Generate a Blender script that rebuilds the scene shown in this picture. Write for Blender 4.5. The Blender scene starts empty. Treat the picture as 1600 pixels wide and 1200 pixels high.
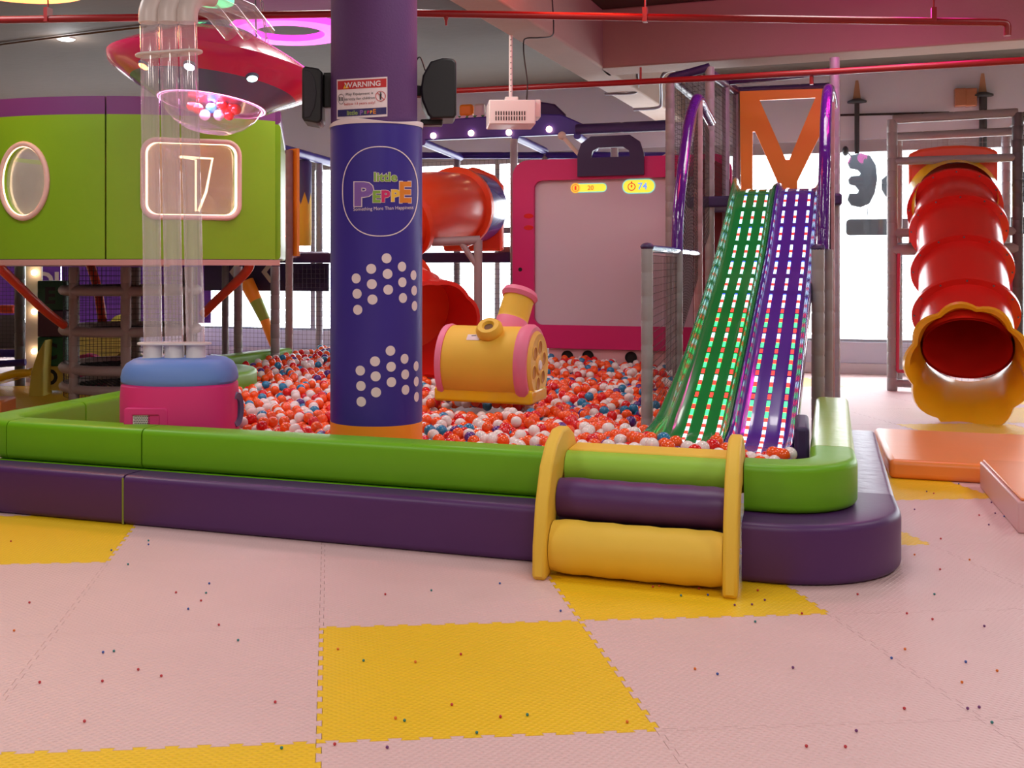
import bpy, bmesh, math, random
from math import sin, cos, pi, radians as R, sqrt, atan2
from mathutils import Vector, Matrix, Quaternion
random.seed(7)
C = bpy.context.scene.collection
SC = bpy.context.scene
# ------------------------------------------------------------------ camera, world, lights, exposure
F = 1685.5; CX = 650.0; CY = 420.8; H = 1.3624; YAW = R(19.5)
cd = bpy.data.cameras.new('camera'); cam = bpy.data.objects.new('camera', cd); C.objects.link(cam)
cd.sensor_width = 36.0; cd.lens = F/1600*36; cd.shift_x = (800-CX)/1600; cd.shift_y = -(600-CY)/1600
cd.clip_start = 0.05; cd.clip_end = 200
cam.location = (0, 0, H); cam.rotation_euler = (R(90), 0, YAW)
SC.camera = cam
SC.view_settings.view_transform = 'Standard'; SC.view_settings.look = 'None'
SC.view_settings.exposure = 0.16; SC.view_settings.gamma = 1.0; SC.view_settings.use_curve_mapping = False
w = bpy.data.worlds.new('world'); SC.world = w; w.use_nodes = True
bg = w.node_tree.nodes['Background']; bg.inputs[0].default_value = (0.93, 0.96, 1.0, 1); bg.inputs[1].default_value = 6.5

def area(name, loc, size, power, col=(1, .86, .80), rot=(0, 0, 0), sy=None, spread=None):
    l = bpy.data.lights.new(name, 'AREA'); l.energy = power; l.color = col; l.size = size
    if sy: l.shape = 'RECTANGLE'; l.size_y = sy
    if spread: l.spread = spread
    o = bpy.data.objects.new(name, l); o.location = loc; o.rotation_euler = rot; C.objects.link(o); return o
def point(name, loc, power, col, rad=.05):
    l = bpy.data.lights.new(name, 'POINT'); l.energy = power; l.color = col; l.shadow_soft_size = rad
    o = bpy.data.objects.new(name, l); o.location = loc; C.objects.link(o); return o
WARM = (1, .955, .93)
for i, (x, y, p) in enumerate([(-3.5, 2.2, 72), (0.6, 1.0, 72), (-1.2, -1.5, 62), (3.2, 3.5, 54), (-5.5, 5.5, 44), (-3.2, 7.8, 48), (-.6, 5.2, 40), (3.2, 7.6, 46), (-7.5, 9.0, 30), (0.3, 8.6, 34)]):
    area('ceiling_fill', (x, y, 3.85), 1.1, p*.78, WARM)  # room fill under the ceiling, no fixtures; last one added to brighten slide tower

# ------------------------------------------------------------------ helpers: pixel of the 1600x1200 photo -> place in the room
cs, sn = cos(YAW), sin(YAW)
def cw(X, D): return (X*cs - D*sn, X*sn + D*cs)
def at(px, py, D):
    a, b = cw((px-CX)/F*D, D); return Vector((a, b, H + (CY-py)/F*D))
def gr(px, py, z=0.0):
    return at(px, py, F*(H-z)/(py-CY))
def onb(px, py, b):                       # on the upright plane y = b
    t = (px-CX)/F; D = b/(t*sn+cs); return at(px, py, D)
def ona(px, py, a):
    t = (px-CX)/F; D = a/(t*cs-sn); return at(px, py, D)

# ------------------------------------------------------------------ materials
MATS = {}
def lin(c):
    return tuple((x/12.92 if x <= .04045 else ((x+.055)/1.055)**2.4) for x in [v/255 for v in c])
def mat(name, rgb, rough=.5, metal=0.0, spec=.5, bump=0.0, bscale=60, var=0.0, emit=0.0, ecol=None, coat=0.0, trans=0.0, alpha=1.0, vscale=3.0, sss=0.0, nt='noise'):
    if name in MATS: return MATS[name]
    m = bpy.data.materials.new(name); m.use_nodes = True; nt_ = m.node_tree; n = nt_.nodes; L = nt_.links
    p = n['Principled BSDF']; c = lin(rgb)
    p.inputs['Base Color'].default_value = (*c, 1); p.inputs['Roughness'].default_value = rough
    p.inputs['Metallic'].default_value = metal; p.inputs['Specular IOR Level'].default_value = spec
    p.inputs['Coat Weight'].default_value = coat; p.inputs['Transmission Weight'].default_value = trans
    p.inputs['Alpha'].default_value = alpha
    if sss: p.inputs['Subsurface Weight'].default_value = sss; p.inputs['Subsurface Radius'].default_value = (.02, .01, .008)
    if emit:
        p.inputs['Emission Color'].default_value = (*lin(ecol or rgb), 1); p.inputs['Emission Strength'].default_value = emit
    tc = n.new('ShaderNodeTexCoord')
    if var:
        t = n.new('ShaderNodeTexNoise'); t.inputs['Scale'].default_value = vscale; t.inputs['Detail'].default_value = 5
        L.new(tc.outputs['Object'], t.inputs['Vector'])
        mx = n.new('ShaderNodeMix'); mx.data_type = 'RGBA'; mx.inputs[6].default_value = (*[x*(1-var) for x in c], 1); mx.inputs[7].default_value = (*[min(1, x*(1+var)) for x in c], 1)
        L.new(t.outputs['Fac'], mx.inputs[0]); L.new(mx.outputs[2], p.inputs['Base Color'])
    if bump:
        if nt == 'noise':
            t = n.new('ShaderNodeTexNoise'); t.inputs['Scale'].default_value = bscale; t.inputs['Detail'].default_value = 3
        else:
            t = n.new('ShaderNodeTexVoronoi'); t.inputs['Scale'].default_value = bscale
        L.new(tc.outputs['Object'], t.inputs['Vector'])
        b = n.new('ShaderNodeBump'); b.inputs['Strength'].default_value = bump; b.inputs['Distance'].default_value = .01
        L.new(t.outputs[0], b.inputs['Height']); L.new(b.outputs[0], p.inputs['Normal'])
    MATS[name] = m; return m
def vinyl(name, rgb, rough=.42):
    return mat(name, rgb, rough, bump=.12, bscale=9, var=.06, spec=.45)
def glow(name, rgb, e):
    return mat(name, rgb, .5, emit=e)
M = dict(
 green=vinyl('green_vinyl', (112, 182, 14)), purple=vinyl('purple_vinyl', (82, 42, 100)), violet=vinyl('violet_vinyl', (62, 42, 140)),
 yellow=mat('yellow_foam', (238, 196, 62), .6, bump=.1, bscale=300, var=.05), orange=vinyl('orange_vinyl', (252, 148, 70), .3),
 matpink=None, red=mat('red_plastic', (222, 42, 34), .25, var=.05, coat=.2), orred=mat('orange_red_plastic', (238, 78, 40), .3, var=.05, coat=.15),
 pink=mat('pink_foam', (224, 48, 126), .55, bump=.05, bscale=200), lpink=mat('soft_pink_foam', (236, 128, 160), .55),
 blue=mat('blue_foam', (104, 142, 214), .55), white=mat('white_plastic', (232, 224, 220), .35), cream=mat('cream_paint', (226, 212, 196), .8, var=.04),
 grey=mat('grey_vinyl_sleeve', (152, 148, 148), .45, bump=.25, bscale=30), dgrey=mat('dark_grey_sleeve', (92, 88, 90), .45),
 steel=mat('galvanised_steel', (150, 152, 158), .35, metal=.7), black=mat('black_plastic', (22, 20, 24), .45), net=mat('black_net_cord', (34, 32, 36), .8),
 wnet=mat('pale_net_cord', (150, 146, 150), .8), maroon=mat('maroon_pipe_paint', (140, 22, 26), .35), cdk=mat('dark_ceiling_paint', (76, 60, 48), .85, bump=.3, bscale=8, var=.1, vscale=1.5), ccl=mat('painted_concrete', (168, 146, 134), .85, bump=.35, bscale=14, var=.08, vscale=2.0),
 slg=mat('green_fibreglass', (24, 132, 60), .16, coat=.6, var=.05), slp=mat('purple_fibreglass', (84, 44, 150), .16, coat=.6, var=.05),
 iri=mat('glossy_purple_foil', (84, 26, 130), .14, coat=.8, bump=.5, bscale=25), irb=mat('glossy_blue_foil', (70, 120, 200), .14, coat=.8, bump=.6, bscale=60),
 dpur=mat('dark_purple_vinyl', (52, 34, 84), .5), screen=mat('projection_fabric', (212, 202, 214), .6), magenta=mat('magenta_board', (214, 30, 118), .45),
 dmag=mat('dark_wine_panel', (110, 24, 40), .5), obord=mat('orange_board', (252, 152, 34), .45), ypl=mat('yellow_plastic', (245, 196, 20), .25, coat=.3),
 led=glow('neon_warm_white', (255, 214, 170), 4.0), bulb=glow('warm_bulb', (255, 214, 160), 9.0), wled=glow('white_led', (190, 238, 250), 2.6),
 rled=glow('red_led', (255, 50, 40), 1.9), bled=glow('blue_led', (60, 90, 255), 1.6), gled=glow('green_led', (60, 255, 130), 1.9),
 ink=mat('print_white', (232, 214, 218), .5), cb=mat('ball_blue', (40, 132, 178), .22, coat=.3), cp=mat('ball_purple', (86, 48, 132), .22, coat=.3),
 co=mat('ball_orange', (252, 92, 26), .2, coat=.3), cr=mat('ball_red', (224, 28, 26), .2, coat=.3), cwht=mat('ball_white', (240, 232, 228), .22, coat=.3),
)
def glassmat(name, tint=(1, 1, 1), rough=.03, refl=.10, haze=0.06):
    m = bpy.data.materials.new(name); m.use_nodes = True; n = m.node_tree.nodes; L = m.node_tree.links; n.clear()
    o = n.new('ShaderNodeOutputMaterial'); t = n.new('ShaderNodeBsdfTransparent'); t.inputs[0].default_value = (*tint, 1)
    g = n.new('ShaderNodeBsdfGlossy'); g.inputs['Roughness'].default_value = rough; g.inputs[0].default_value = (1, 1, 1, 1)
    lw = n.new('ShaderNodeLayerWeight'); lw.inputs[0].default_value = .5
    ma = n.new('ShaderNodeMath'); ma.operation = 'MULTIPLY_ADD'; ma.inputs[1].default_value = .55; ma.inputs[2].default_value = refl
    pw = n.new('ShaderNodeMath'); pw.operation = 'POWER'; pw.inputs[1].default_value = 2.5
    L.new(lw.outputs['Facing'], pw.inputs[0]); L.new(pw.outputs[0], ma.inputs[0])
    x = n.new('ShaderNodeMixShader'); L.new(ma.outputs[0], x.inputs[0]); L.new(t.outputs[0], x.inputs[1]); L.new(g.outputs[0], x.inputs[2])
    d = n.new('ShaderNodeBsdfDiffuse'); d.inputs[0].default_value = (.95, .92, .95, 1); y = n.new('ShaderNodeMixShader'); y.inputs[0].default_value = haze
    L.new(x.outputs[0], y.inputs[1]); L.new(d.outputs[0], y.inputs[2]); L.new(y.outputs[0], o.inputs[0]); return m
M['acrylic'] = glassmat('clear_acrylic', (.97, .95, .97), .05, .09, .19)
M['glass'] = glassmat('window_glass', (.99, 1, 1), .02, .02, .0)
M['bowl'] = glassmat('clear_dome', (.98, .97, .97), .05, .06, .10)

# ------------------------------------------------------------------ mesh builder
class MB:
    def __init__(s): s.v = []; s.f = []; s.m = []; s.mi = 0
    def add(s, vs, fs, mi=None, M4=None):
        o = len(s.v); mi = s.mi if mi is None else mi
        for p in vs: s.v.append(tuple(M4 @ Vector(p)) if M4 else tuple(p))
        for f in fs: s.f.append([i+o for i in f]); s.m.append(mi)
        return s
    def box(s, lo, hi, mi=None, M4=None):
        x0, y0, z0 = lo; x1, y1, z1 = hi
        return s.add([(x0, y0, z0), (x1, y0, z0), (x1, y1, z0), (x0, y1, z0), (x0, y0, z1), (x1, y0, z1), (x1, y1, z1), (x0, y1, z1)],
              [(0, 3, 2, 1), (4, 5, 6, 7), (0, 1, 5, 4), (1, 2, 6, 5), (2, 3, 7, 6), (3, 0, 4, 7)], mi, M4)
    def tube(s, pts, r, n=12, mi=None, cap=True, close=False):
        pts = [Vector(p) for p in pts]; rs = r if isinstance(r, (list, tuple)) else [r]*len(pts); N = len(pts)
        vs = []; prev = None
        for i, p in enumerate(pts):
            if close: d = (pts[(i+1) % N]-pts[i-1])
            else: d = (pts[min(i+1, N-1)]-pts[max(i-1, 0)])
            d = d.normalized()
            if prev is None:
                up = Vector((0, 0, 1)) if abs(d.z) < .9 else Vector((0, 1, 0)); u = d.cross(up).normalized()
            else: u = (prev - d*prev.dot(d)).normalized()
            prev = u; q = d.cross(u)
            for k in range(n):
                t = 2*pi*k/n; vs.append(p + (u*cos(t)+q*sin(t))*rs[i])
        fs = []
        for i in range(N if close else N-1):
            j = (i+1) % N
            for k in range(n): fs.append((i*n+k, i*n+(k+1) % n, j*n+(k+1) % n, j*n+k))
        if cap and not close: fs.append(tuple(range(n))[::-1]); fs.append(tuple((N-1)*n+k for k in range(n)))
        return s.add(vs, fs, mi)
    def lathe(s, prof, n=32, M4=None, mis=None, mi=None, arc=None, sx=1, sy=1, pw=None, lobes=None):
        # prof: list of (r,z); around local z
        vs = []; full = arc is None; a0, a1 = (0, 2*pi) if full else arc; K = n if full else n+1
        for i, (r, z) in enumerate(prof):
            for k in range(K):
                t = a0+(a1-a0)*k/n; rr = r
                if pw: rr = r/((abs(cos(t))**pw+abs(sin(t))**pw)**(1/pw))
                if lobes: rr = r*(1+lobes(i, t))
                vs.append((rr*cos(t)*sx, rr*sin(t)*sy, z))
        o = len(s.v)
        for p in vs: s.v.append(tuple(M4 @ Vector(p)) if M4 else p)
        for i in range(len(prof)-1):
            for k in range(n):
                k2 = (k+1) % K if full else k+1
                s.f.append([o+i*K+k, o+i*K+k2, o+(i+1)*K+k2, o+(i+1)*K+k]); s.m.append(mis[i] if mis else (s.mi if mi is None else mi))
        return s
    def prism(s, out, h0, h1, M4=None, mi=None):      # outline (x,y), extruded along local z
        n = len(out); vs = [(x, y, h0) for x, y in out]+[(x, y, h1) for x, y in out]
        fs = [tuple(range(n))[::-1], tuple(range(n, 2*n))]+[(i, (i+1) % n, n+(i+1) % n, n+i) for i in range(n)]
        return s.add(vs, fs, mi, M4)
    def sphere(s, c, r, n=12, mi=None, sc=(1, 1, 1)):
        vs = []; fs = []; m = n//2
        for i in range(m+1):
            for k in range(n):
                a = pi*i/m; t = 2*pi*k/n; vs.append((c[0]+r*sc[0]*sin(a)*cos(t), c[1]+r*sc[1]*sin(a)*sin(t), c[2]+r*sc[2]*cos(a)))
        for i in range(m):
            for k in range(n): fs.append((i*n+k, (i+1)*n+k, (i+1)*n+(k+1) % n, i*n+(k+1) % n))
        return s.add(vs, fs, mi)
    def build(s, name, mats, parent=None, smooth=40, bevel=0, bseg=3, merge=False):
        me = bpy.data.meshes.new(name); me.from_pydata(s.v, [], s.f)
        if not isinstance(mats, (list, tuple)): mats = [mats]
        for x in mats: me.materials.append(x)
        me.polygons.foreach_set('material_index', s.m)
        bm = bmesh.new(); bm.from_mesh(me)
        bmesh.ops.remove_doubles(bm, verts=bm.verts, dist=1e-5)
        bmesh.ops.recalc_face_normals(bm, faces=bm.faces); bm.to_mesh(me); bm.free()
        if smooth: me.shade_smooth(); me.set_sharp_from_angle(angle=R(smooth))
        o = bpy.data.objects.new(name, me); C.objects.link(o)
        if parent: o.parent = parent
        if bevel:
            b = o.modifiers.new('bevel', 'BEVEL'); b.width = bevel; b.segments = bseg; b.limit_method = 'ANGLE'; b.angle_limit = R(50); b.harden_normals = False
        return o
def tag(o, label=None, cat=None, group=None, kind=None):
    if label: o['label'] = label
    if cat: o['category'] = cat
    if group: o['group'] = group
    if kind: o['kind'] = kind
    return o
def thing(name, label, cat, loc=(0, 0, 0), group=None, rz=0):
    o = bpy.data.objects.new(name, None); C.objects.link(o); o.location = loc; o.rotation_euler = (0, 0, rz); o.empty_display_size = .1
    return tag(o, label, cat, group)
def loc(o, pts):                       # shift world points into a thing's frame (things used here are unrotated)
    return [tuple(Vector(p)-o.location) for p in pts]
def reloc(o, root):                    # mesh was built in world coordinates: keep it there under its thing
    o.parent = root; o.matrix_parent_inverse = Matrix.Translation(root.location).inverted() if tuple(root.rotation_euler) == (0, 0, 0) else (Matrix.Translation(root.location) @ root.rotation_euler.to_matrix().to_4x4()).inverted()
    return o
def axm(p, d, up=(0, 0, 1)):           # matrix with local z along d
    d = Vector(d).normalized(); up = Vector(up)
    x = up.cross(d)
    if x.length < 1e-4: x = Vector((1, 0, 0))
    x.normalize(); y = d.cross(x); m = Matrix((x, y, d)).transposed().to_4x4(); m.translation = Vector(p); return m
def rrect(w, h, r, n=6):
    o = []
    for cx_, cy_, a in ((w/2-r, h/2-r, 0), (-w/2+r, h/2-r, 90), (-w/2+r, -h/2+r, 180), (w/2-r, -h/2+r, 270)):
        for k in range(n+1):
            t = R(a+90*k/n); o.append((cx_+r*cos(t), cy_+r*sin(t)))
    return o
def smooth_path(P, n=8):
    P = [Vector(p) for p in P]; out = []
    for i in range(len(P)-1):
        p0 = P[max(i-1, 0)]; p1 = P[i]; p2 = P[i+1]; p3 = P[min(i+2, len(P)-1)]
        for k in range(n):
            t = k/n; out.append(.5*((2*p1)+(p2-p0)*t+(2*p0-5*p1+4*p2-p3)*t*t+(3*p1-p0-3*p2+p3)*t**3))
    out.append(P[-1]); return out
def sweep(mb, path, wid, z0, z1, r=.03, n=4, mi=None):       # rounded rectangular padded wall along a plan path [(x,y)]
    path = [Vector((p[0], p[1], 0)) for p in path]; prof = rrect(wid, z1-z0, r, n); K = len(prof); vs = []; N = len(path)
    for i, p in enumerate(path):
        d = (path[min(i+1, N-1)]-path[max(i-1, 0)]).normalized(); s_ = Vector((d.y, -d.x, 0))
        for (x, y) in prof: vs.append((p.x+s_.x*x, p.y+s_.y*x, (z0+z1)/2+y))
    fs = []
    for i in range(N-1):
        for k in range(K): fs.append((i*K+k, i*K+(k+1) % K, (i+1)*K+(k+1) % K, (i+1)*K+k))
    fs += [tuple(range(K))[::-1], tuple((N-1)*K+k for k in range(K))]
    mb.add(vs, fs, mi)
def net(name, c0, u, v, nu, nv, m=None, r=.0016, parent=None, n=3):   # cords in the parallelogram c0, c0+u, c0+v
    mb = MB(); c0 = Vector(c0); u = Vector(u); v = Vector(v)
    for i in range(nu+1): mb.tube([c0+u*i/nu, c0+u*i/nu+v], r, n, cap=False)
    for j in range(nv+1): mb.tube([c0+v*j/nv, c0+v*j/nv+u], r, n, cap=False)
    return mb.build(name, m or M['net'], None, smooth=0) if parent is None else reloc(mb.build(name, m or M['net'], None, smooth=0), parent)
def text2d(s_, size, offset=0.0, align='CENTER', spacing=1.0, bold=False):
    cu = bpy.data.curves.new('text', 'FONT'); cu.body = s_; cu.size = size; cu.offset = offset; cu.align_x = align; cu.space_character = spacing
    cu.fill_mode = 'FRONT' if hasattr(cu, 'fill_mode') else 'FRONT'; cu.resolution_u = 3
    o = bpy.data.objects.new('text', cu); C.objects.link(o); bpy.context.view_layer.update()
    me = bpy.data.meshes.new_from_object(o); vs = [tuple(v.co[:2]) for v in me.vertices]; fs = [tuple(p.vertices) for p in me.polygons]
    bpy.data.objects.remove(o); bpy.data.curves.remove(cu); bpy.data.meshes.remove(me); return vs, fs

# ------------------------------------------------------------------ structure: floor, ceiling, walls
def struct(name, mb, m, **k):
    o = mb.build(name, m, None, **k); o['kind'] = 'structure'; return o
BW = 15.4; AL, AR, BB = -14.0, 7.5, -4.5; ZC = 4.0
fm = mat('pink_floor_underlay', (222, 186, 180), .6, var=.04)
struct('floor', MB().box((AL, BB, -.12), (AR, BW+.3, -.02)), fm)
struct('ceiling', MB().box((AL, BB, ZC), (AR, BW+.3, ZC+.15)), M['cdk'])
wl = M['cream']
struct('wall_left', MB().box((AL-.15, BB, -.1), (AL, BW+.3, ZC)), wl)
struct('wall_right', MB().box((AR, BB, -.1), (AR+.15, BW+.3, ZC)), wl)
struct('wall_front', MB().box((AL, BB-.15, -.1), (AR, BB, ZC)), wl)
SILL = .40; HEAD = 3.08
mb = MB(); mb.box((AL, BW, -.1), (AR, BW+.28, SILL)); mb.box((AL, BW, HEAD), (AR, BW+.28, ZC)); mb.box((AL, BW, SILL), (-13.2, BW+.28, HEAD)); mb.box((7.0, BW, SILL), (AR, BW+.28, HEAD))
struct('wall_back', mb, mat('white_wall_paint', (214, 222, 238), .8, var=.03))
struct('baseboard_back', MB().box((AL, BW-.03, -.02), (AR, BW, .12)), mat('white_skirting', (220, 220, 222), .5))
edges = [-13.2, -10.2, -7.2, -4.2, -1.2, 1.8, 4.4, 7.0]
fr = mat('window_frame_aluminium', (170, 172, 176), .45, metal=.3)
for i in range(len(edges)-1):
    x0, x1 = edges[i], edges[i+1]
    mb = MB(); wf = .035
    mb.box((x0, BW+.06, SILL), (x0+wf, BW+.12, HEAD)); mb.box((x1-wf, BW+.06, SILL), (x1, BW+.12, HEAD)); mb.box((x0+wf, BW+.06, SILL), (x1-wf, BW+.12, SILL+wf)); mb.box((x0+wf, BW+.04, HEAD-.16), (x1-wf, BW+.14, HEAD))
    wo = struct('window_%d' % (i+1), mb, fr, bevel=.004)
    g = MB().box((x0+wf, BW+.085, SILL+wf), (x1-wf, BW+.095, HEAD-.16)).build('pane', M['glass'], wo, smooth=0)
# concrete beams under the ceiling
ZB = 3.4
def gz(px, py, z): return at(px, py, F*(z-H)/(CY-py))
bm_ = M['ccl']
p0 = gz(742, 25, ZB); p1 = gz(922, 130, ZB); dB = (p1-p0).normalized(); q0 = gz(862, 54, ZB)
perp = Vector((dB.y, -dB.x, 0)); wB = (q0-p0).dot(perp); st = p0-dB*6; en = p0+dB*((BW-.02-p0.y)/dB.y)
mb = MB(); mb.add([st, st+perp*wB, en+perp*wB, en]+[Vector((p.x, p.y, ZC)) for p in (st, st+perp*wB, en+perp*wB, en)], [(0, 3, 2, 1), (4, 5, 6, 7), (0, 1, 5, 4), (1, 2, 6, 5), (2, 3, 7, 6), (3, 0, 4, 7)])
struct('trim_1', mb, bm_, bevel=.02)
e0 = gz(935, 107, ZB); e1 = gz(1600, 62, ZB); dA = (e1-e0).normalized(); pA = Vector((-dA.y, dA.x, 0)); e2 = e0+dA*((AR-e0.x)/dA.x)
mb = MB(); c4 = [e0, e2, e2+pA*.45, e0+pA*.45]
mb.add(c4+[Vector((p.x, p.y, ZC)) for p in c4], [(0, 3, 2, 1), (4, 5, 6, 7), (0, 1, 5, 4), (1, 2, 6, 5), (2, 3, 7, 6), (3, 0, 4, 7)])
struct('trim_2', mb, bm_, bevel=.02)

# ------------------------------------------------------------------ foam floor mats (1 m jigsaw tiles)
TA = R(24.09); TC = (.0383, -4.1130)
def tile2w(x, y):
    x -= TC[0]; y -= TC[1]; return (x*cos(TA)-y*sin(TA), x*sin(TA)+y*cos(TA))
def edge(n=11, amp=.016):
    pts = [(0, 0)]; p = 1.0/n
    for k in range(n):
        s0 = k*p
        pts += [(s0+p*.32, 0), (s0+p*.26, amp), (s0+p*.74, amp), (s0+p*.68, 0)]
    return pts
ed = edge()
outl = [(s_, y) for s_, y in ed]+[(1+y*1, s_) for s_, y in ed]+[(s_, 1+y) for s_, y in reversed(ed)][:-1]
outl = [(s_, y) for s_, y in ed]+[(1+y, s_) for s_, y in ed]+[(1, 1)]+[(s_, 1+y) for s_, y in reversed(ed)]+[(y, s_) for s_, y in reversed(ed)]
oo = []
for p in outl:
    if not oo or (abs(p[0]-oo[-1][0])+abs(p[1]-oo[-1][1])) > 1e-6: oo.append(p)
if abs(oo[0][0]-oo[-1][0])+abs(oo[0][1]-oo[-1][1]) < 1e-6: oo.pop()
def matmat(name, rgb):
    m = bpy.data.materials.new(name); m.use_nodes = True; n = m.node_tree.nodes; L = m.node_tree.links; p = n['Principled BSDF']
    c = lin(rgb); p.inputs['Roughness'].default_value = .5; tc = n.new('ShaderNodeTexCoord')
    mp = n.new('ShaderNodeMapping'); mp.inputs['Rotation'].default_value = (0, 0, R(45)); L.new(tc.outputs['Object'], mp.inputs[0])
    ws = []
    for ax in ('X', 'Y'):
        w_ = n.new('ShaderNodeTexWave'); w_.bands_direction = ax; w_.inputs['Scale'].default_value = 16; L.new(mp.outputs[0], w_.inputs[0]); ws.append(w_)
    mul = n.new('ShaderNodeMath'); mul.operation = 'MULTIPLY'; L.new(ws[0].outputs['Fac'], mul.inputs[0]); L.new(ws[1].outputs['Fac'], mul.inputs[1])
    b = n.new('ShaderNodeBump'); b.inputs['Strength'].default_value = .5; b.inputs['Distance'].default_value = .004; L.new(mul.outputs[0], b.inputs['Height']); L.new(b.outputs[0], p.inputs['Normal'])
    nz = n.new('ShaderNodeTexNoise'); nz.inputs['Scale'].default_value = 2.2; nz.inputs['Detail'].default_value = 4; L.new(tc.outputs['Object'], nz.inputs[0])
    mx = n.new('ShaderNodeMix'); mx.data_type = 'RGBA'; mx.inputs[6].default_value = (*[x*.93 for x in c], 1); mx.inputs[7].default_value = (*[min(1, x*1.05) for x in c], 1)
    L.new(nz.outputs['Fac'], mx.inputs[0]); L.new(mx.outputs[2], p.inputs['Base Color']); return m
mp_ = matmat('pink_mat_foam', (226, 190, 188)); my_ = matmat('yellow_mat_foam', (242, 196, 16))
def tilemesh(name, m):
    bm = bmesh.new(); vs = [bm.verts.new((.5+(x-.5)*.9985, .5+(y-.5)*.9985, 0)) for x, y in oo]
    from mathutils.geometry import delaunay_2d_cdt
    r0 = delaunay_2d_cdt([Vector(v.co[:2]) for v in vs], [], [list(range(len(vs)))], 1, 1e-7); bm.free(); bm = bmesh.new()
    vs = [bm.verts.new((c[0], c[1], 0)) for c in r0[0]]
    for t_ in r0[2]: bm.faces.new([vs[i] for i in t_])
    r_ = bmesh.ops.extrude_face_region(bm, geom=bm.faces[:]); 
    for g in r_['geom']:
        if isinstance(g, bmesh.types.BMVert): g.co.z = -.018
    bmesh.ops.recalc_face_normals(bm, faces=bm.faces); me = bpy.data.meshes.new(name); bm.to_mesh(me); bm.free(); me.materials.append(m); return me
tp = tilemesh('foam_mat', mp_); ty = tilemesh('foam_mat_yellow', my_)
YL = {(0, -1): 'yellow jigsaw foam mat alone in the middle of the foreground floor', (-1, -2): 'yellow jigsaw foam mat cut by the lower left frame edge',
      (1, 0): 'yellow jigsaw foam mat under the front of the roller step', (-2, 1): 'yellow jigsaw foam mat in front of the purple step at far left',
      (-3, 1): 'yellow jigsaw foam mat at left frame edge before purple step', (2, 1): 'yellow jigsaw foam mat poking out beside the rounded purple corner',
      (3, 2): 'yellow jigsaw foam mat in front of the orange landing mat'}
def visible(a, b):
    X = a*cs+b*sn; D = -a*sn+b*cs
    if D < 1.6: return False
    px = CX+F*X/D; return -400 < px < 2300 and (CY+F*H/D) < 2100
for i in range(-12, 14):
    for j in range(-4, 15):
        cxy = tile2w(i+.5, j+.5)
        if not visible(*cxy) or cxy[1] > BW-.75 or cxy[0] < AL+.8 or cxy[0] > AR-.8: continue
        if -3.9 < cxy[0] < -.4 and 5.9 < cxy[1] < 10.6: continue            # under the ball pit
        yel = (i-j) % 4 == 1
        if (i, j) == (-3, 1): yel = True
        if i < -1 and (i, j) not in YL: yel = False
        o = bpy.data.objects.new('foam_mat', ty if yel else tp); C.objects.link(o)
        w0 = tile2w(i, j); o.location = (w0[0], w0[1], 0); o.rotation_euler = (0, 0, TA)
        if yel: tag(o, YL.get((i, j), 'yellow jigsaw foam mat on the far floor beyond the ball pit'), 'floor mat', 'yellow foam floor mats')
        else: tag(o, 'pale pink jigsaw foam floor mat laid edge to edge with the others', 'floor mat', 'pink foam floor mats')

# small beads scattered on the mats
bead_cols = [('red', (196, 52, 60)), ('teal', (50, 130, 130)), ('blue', (60, 90, 170)), ('orange', (230, 120, 40)), ('purple', (120, 60, 120))]
bme = {}
for nm, c in bead_cols:
    o = MB().sphere((0, 0, .0048), .0048, 10).build('bead', mat('bead_'+nm, c, .3)); bme[nm] = o.data; bpy.data.objects.remove(o)
beads = [(46, 943, 0), (275, 927, 0), (327, 913, 2), (322, 928, 1), (314, 940, 0), (294, 953, 2), (342, 978, 0), (372, 1002, 1), (161, 1021, 2), (178, 1019, 1), (216, 1048, 0), (252, 1058, 0), (160, 1066, 0), (62, 1068, 0), (430, 1099, 0), (132, 1129, 0), (22, 987, 3), (440, 1171, 1), (528, 1016, 3), (568, 1034, 1), (649, 1036, 3), (720, 1024, 0), (706, 1103, 0), (618, 1124, 3), (632, 1128, 1), (745, 1147, 1), (782, 1122, 0), (824, 1119, 1), (980, 1130, 3), (523, 1165, 0), (605, 1170, 4), (602, 930, 0), (674, 924, 1), (781, 913, 2), (876, 956, 2), (232, 846, 1), (232, 852, 2), (174, 861, 2), (200, 883, 1), (17, 847, 0), (1020, 918, 0), (1030, 917, 3), (1064, 932, 1), (1092, 921, 0), (1106, 931, 2), (1148, 947, 4), (1175, 946, 4), (1195, 939, 4), (1184, 924, 0), (1170, 909, 2), (1146, 926, 1), (1180, 973, 1), (1253, 960, 0), (1086, 1047, 3), (1121, 1055, 2), (1239, 1045, 4), (1413, 1109, 0), (1338, 1144, 4), (1260, 1168, 0), (1321, 1169, 0), (1393, 1030, 2), (1414, 1016, 3), (1509, 1036, 2), (1503, 1068, 3), (1558, 1050, 3), (1512, 1109, 4), (1530, 1107, 4), (1550, 1131, 1), (1417, 960, 0), (1457, 969, 0), (1538, 980, 4), (1340, 930, 0), (1460, 930, 1), (1469, 891, 0), (1392, 882, 2), (1515, 876, 3), (1366, 904, 0), (1294, 908, 4), (1325, 904, 2), (1218, 909, 0), (1402, 861, 2), (1429, 868, 3), (1470, 843, 0), (1401, 791, 0), (1403, 799, 0), (1429, 797, 4), (1448, 769, 4), (1459, 772, 0), (1498, 757, 2), (1547, 768, 2), (1549, 786, 4), (1530, 806, 0), (1555, 803, 4), (1545, 821, 4), (1569, 808, 2), (1390, 836, 1), (1481, 744, 0), (1100, 905, 0)]
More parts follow.
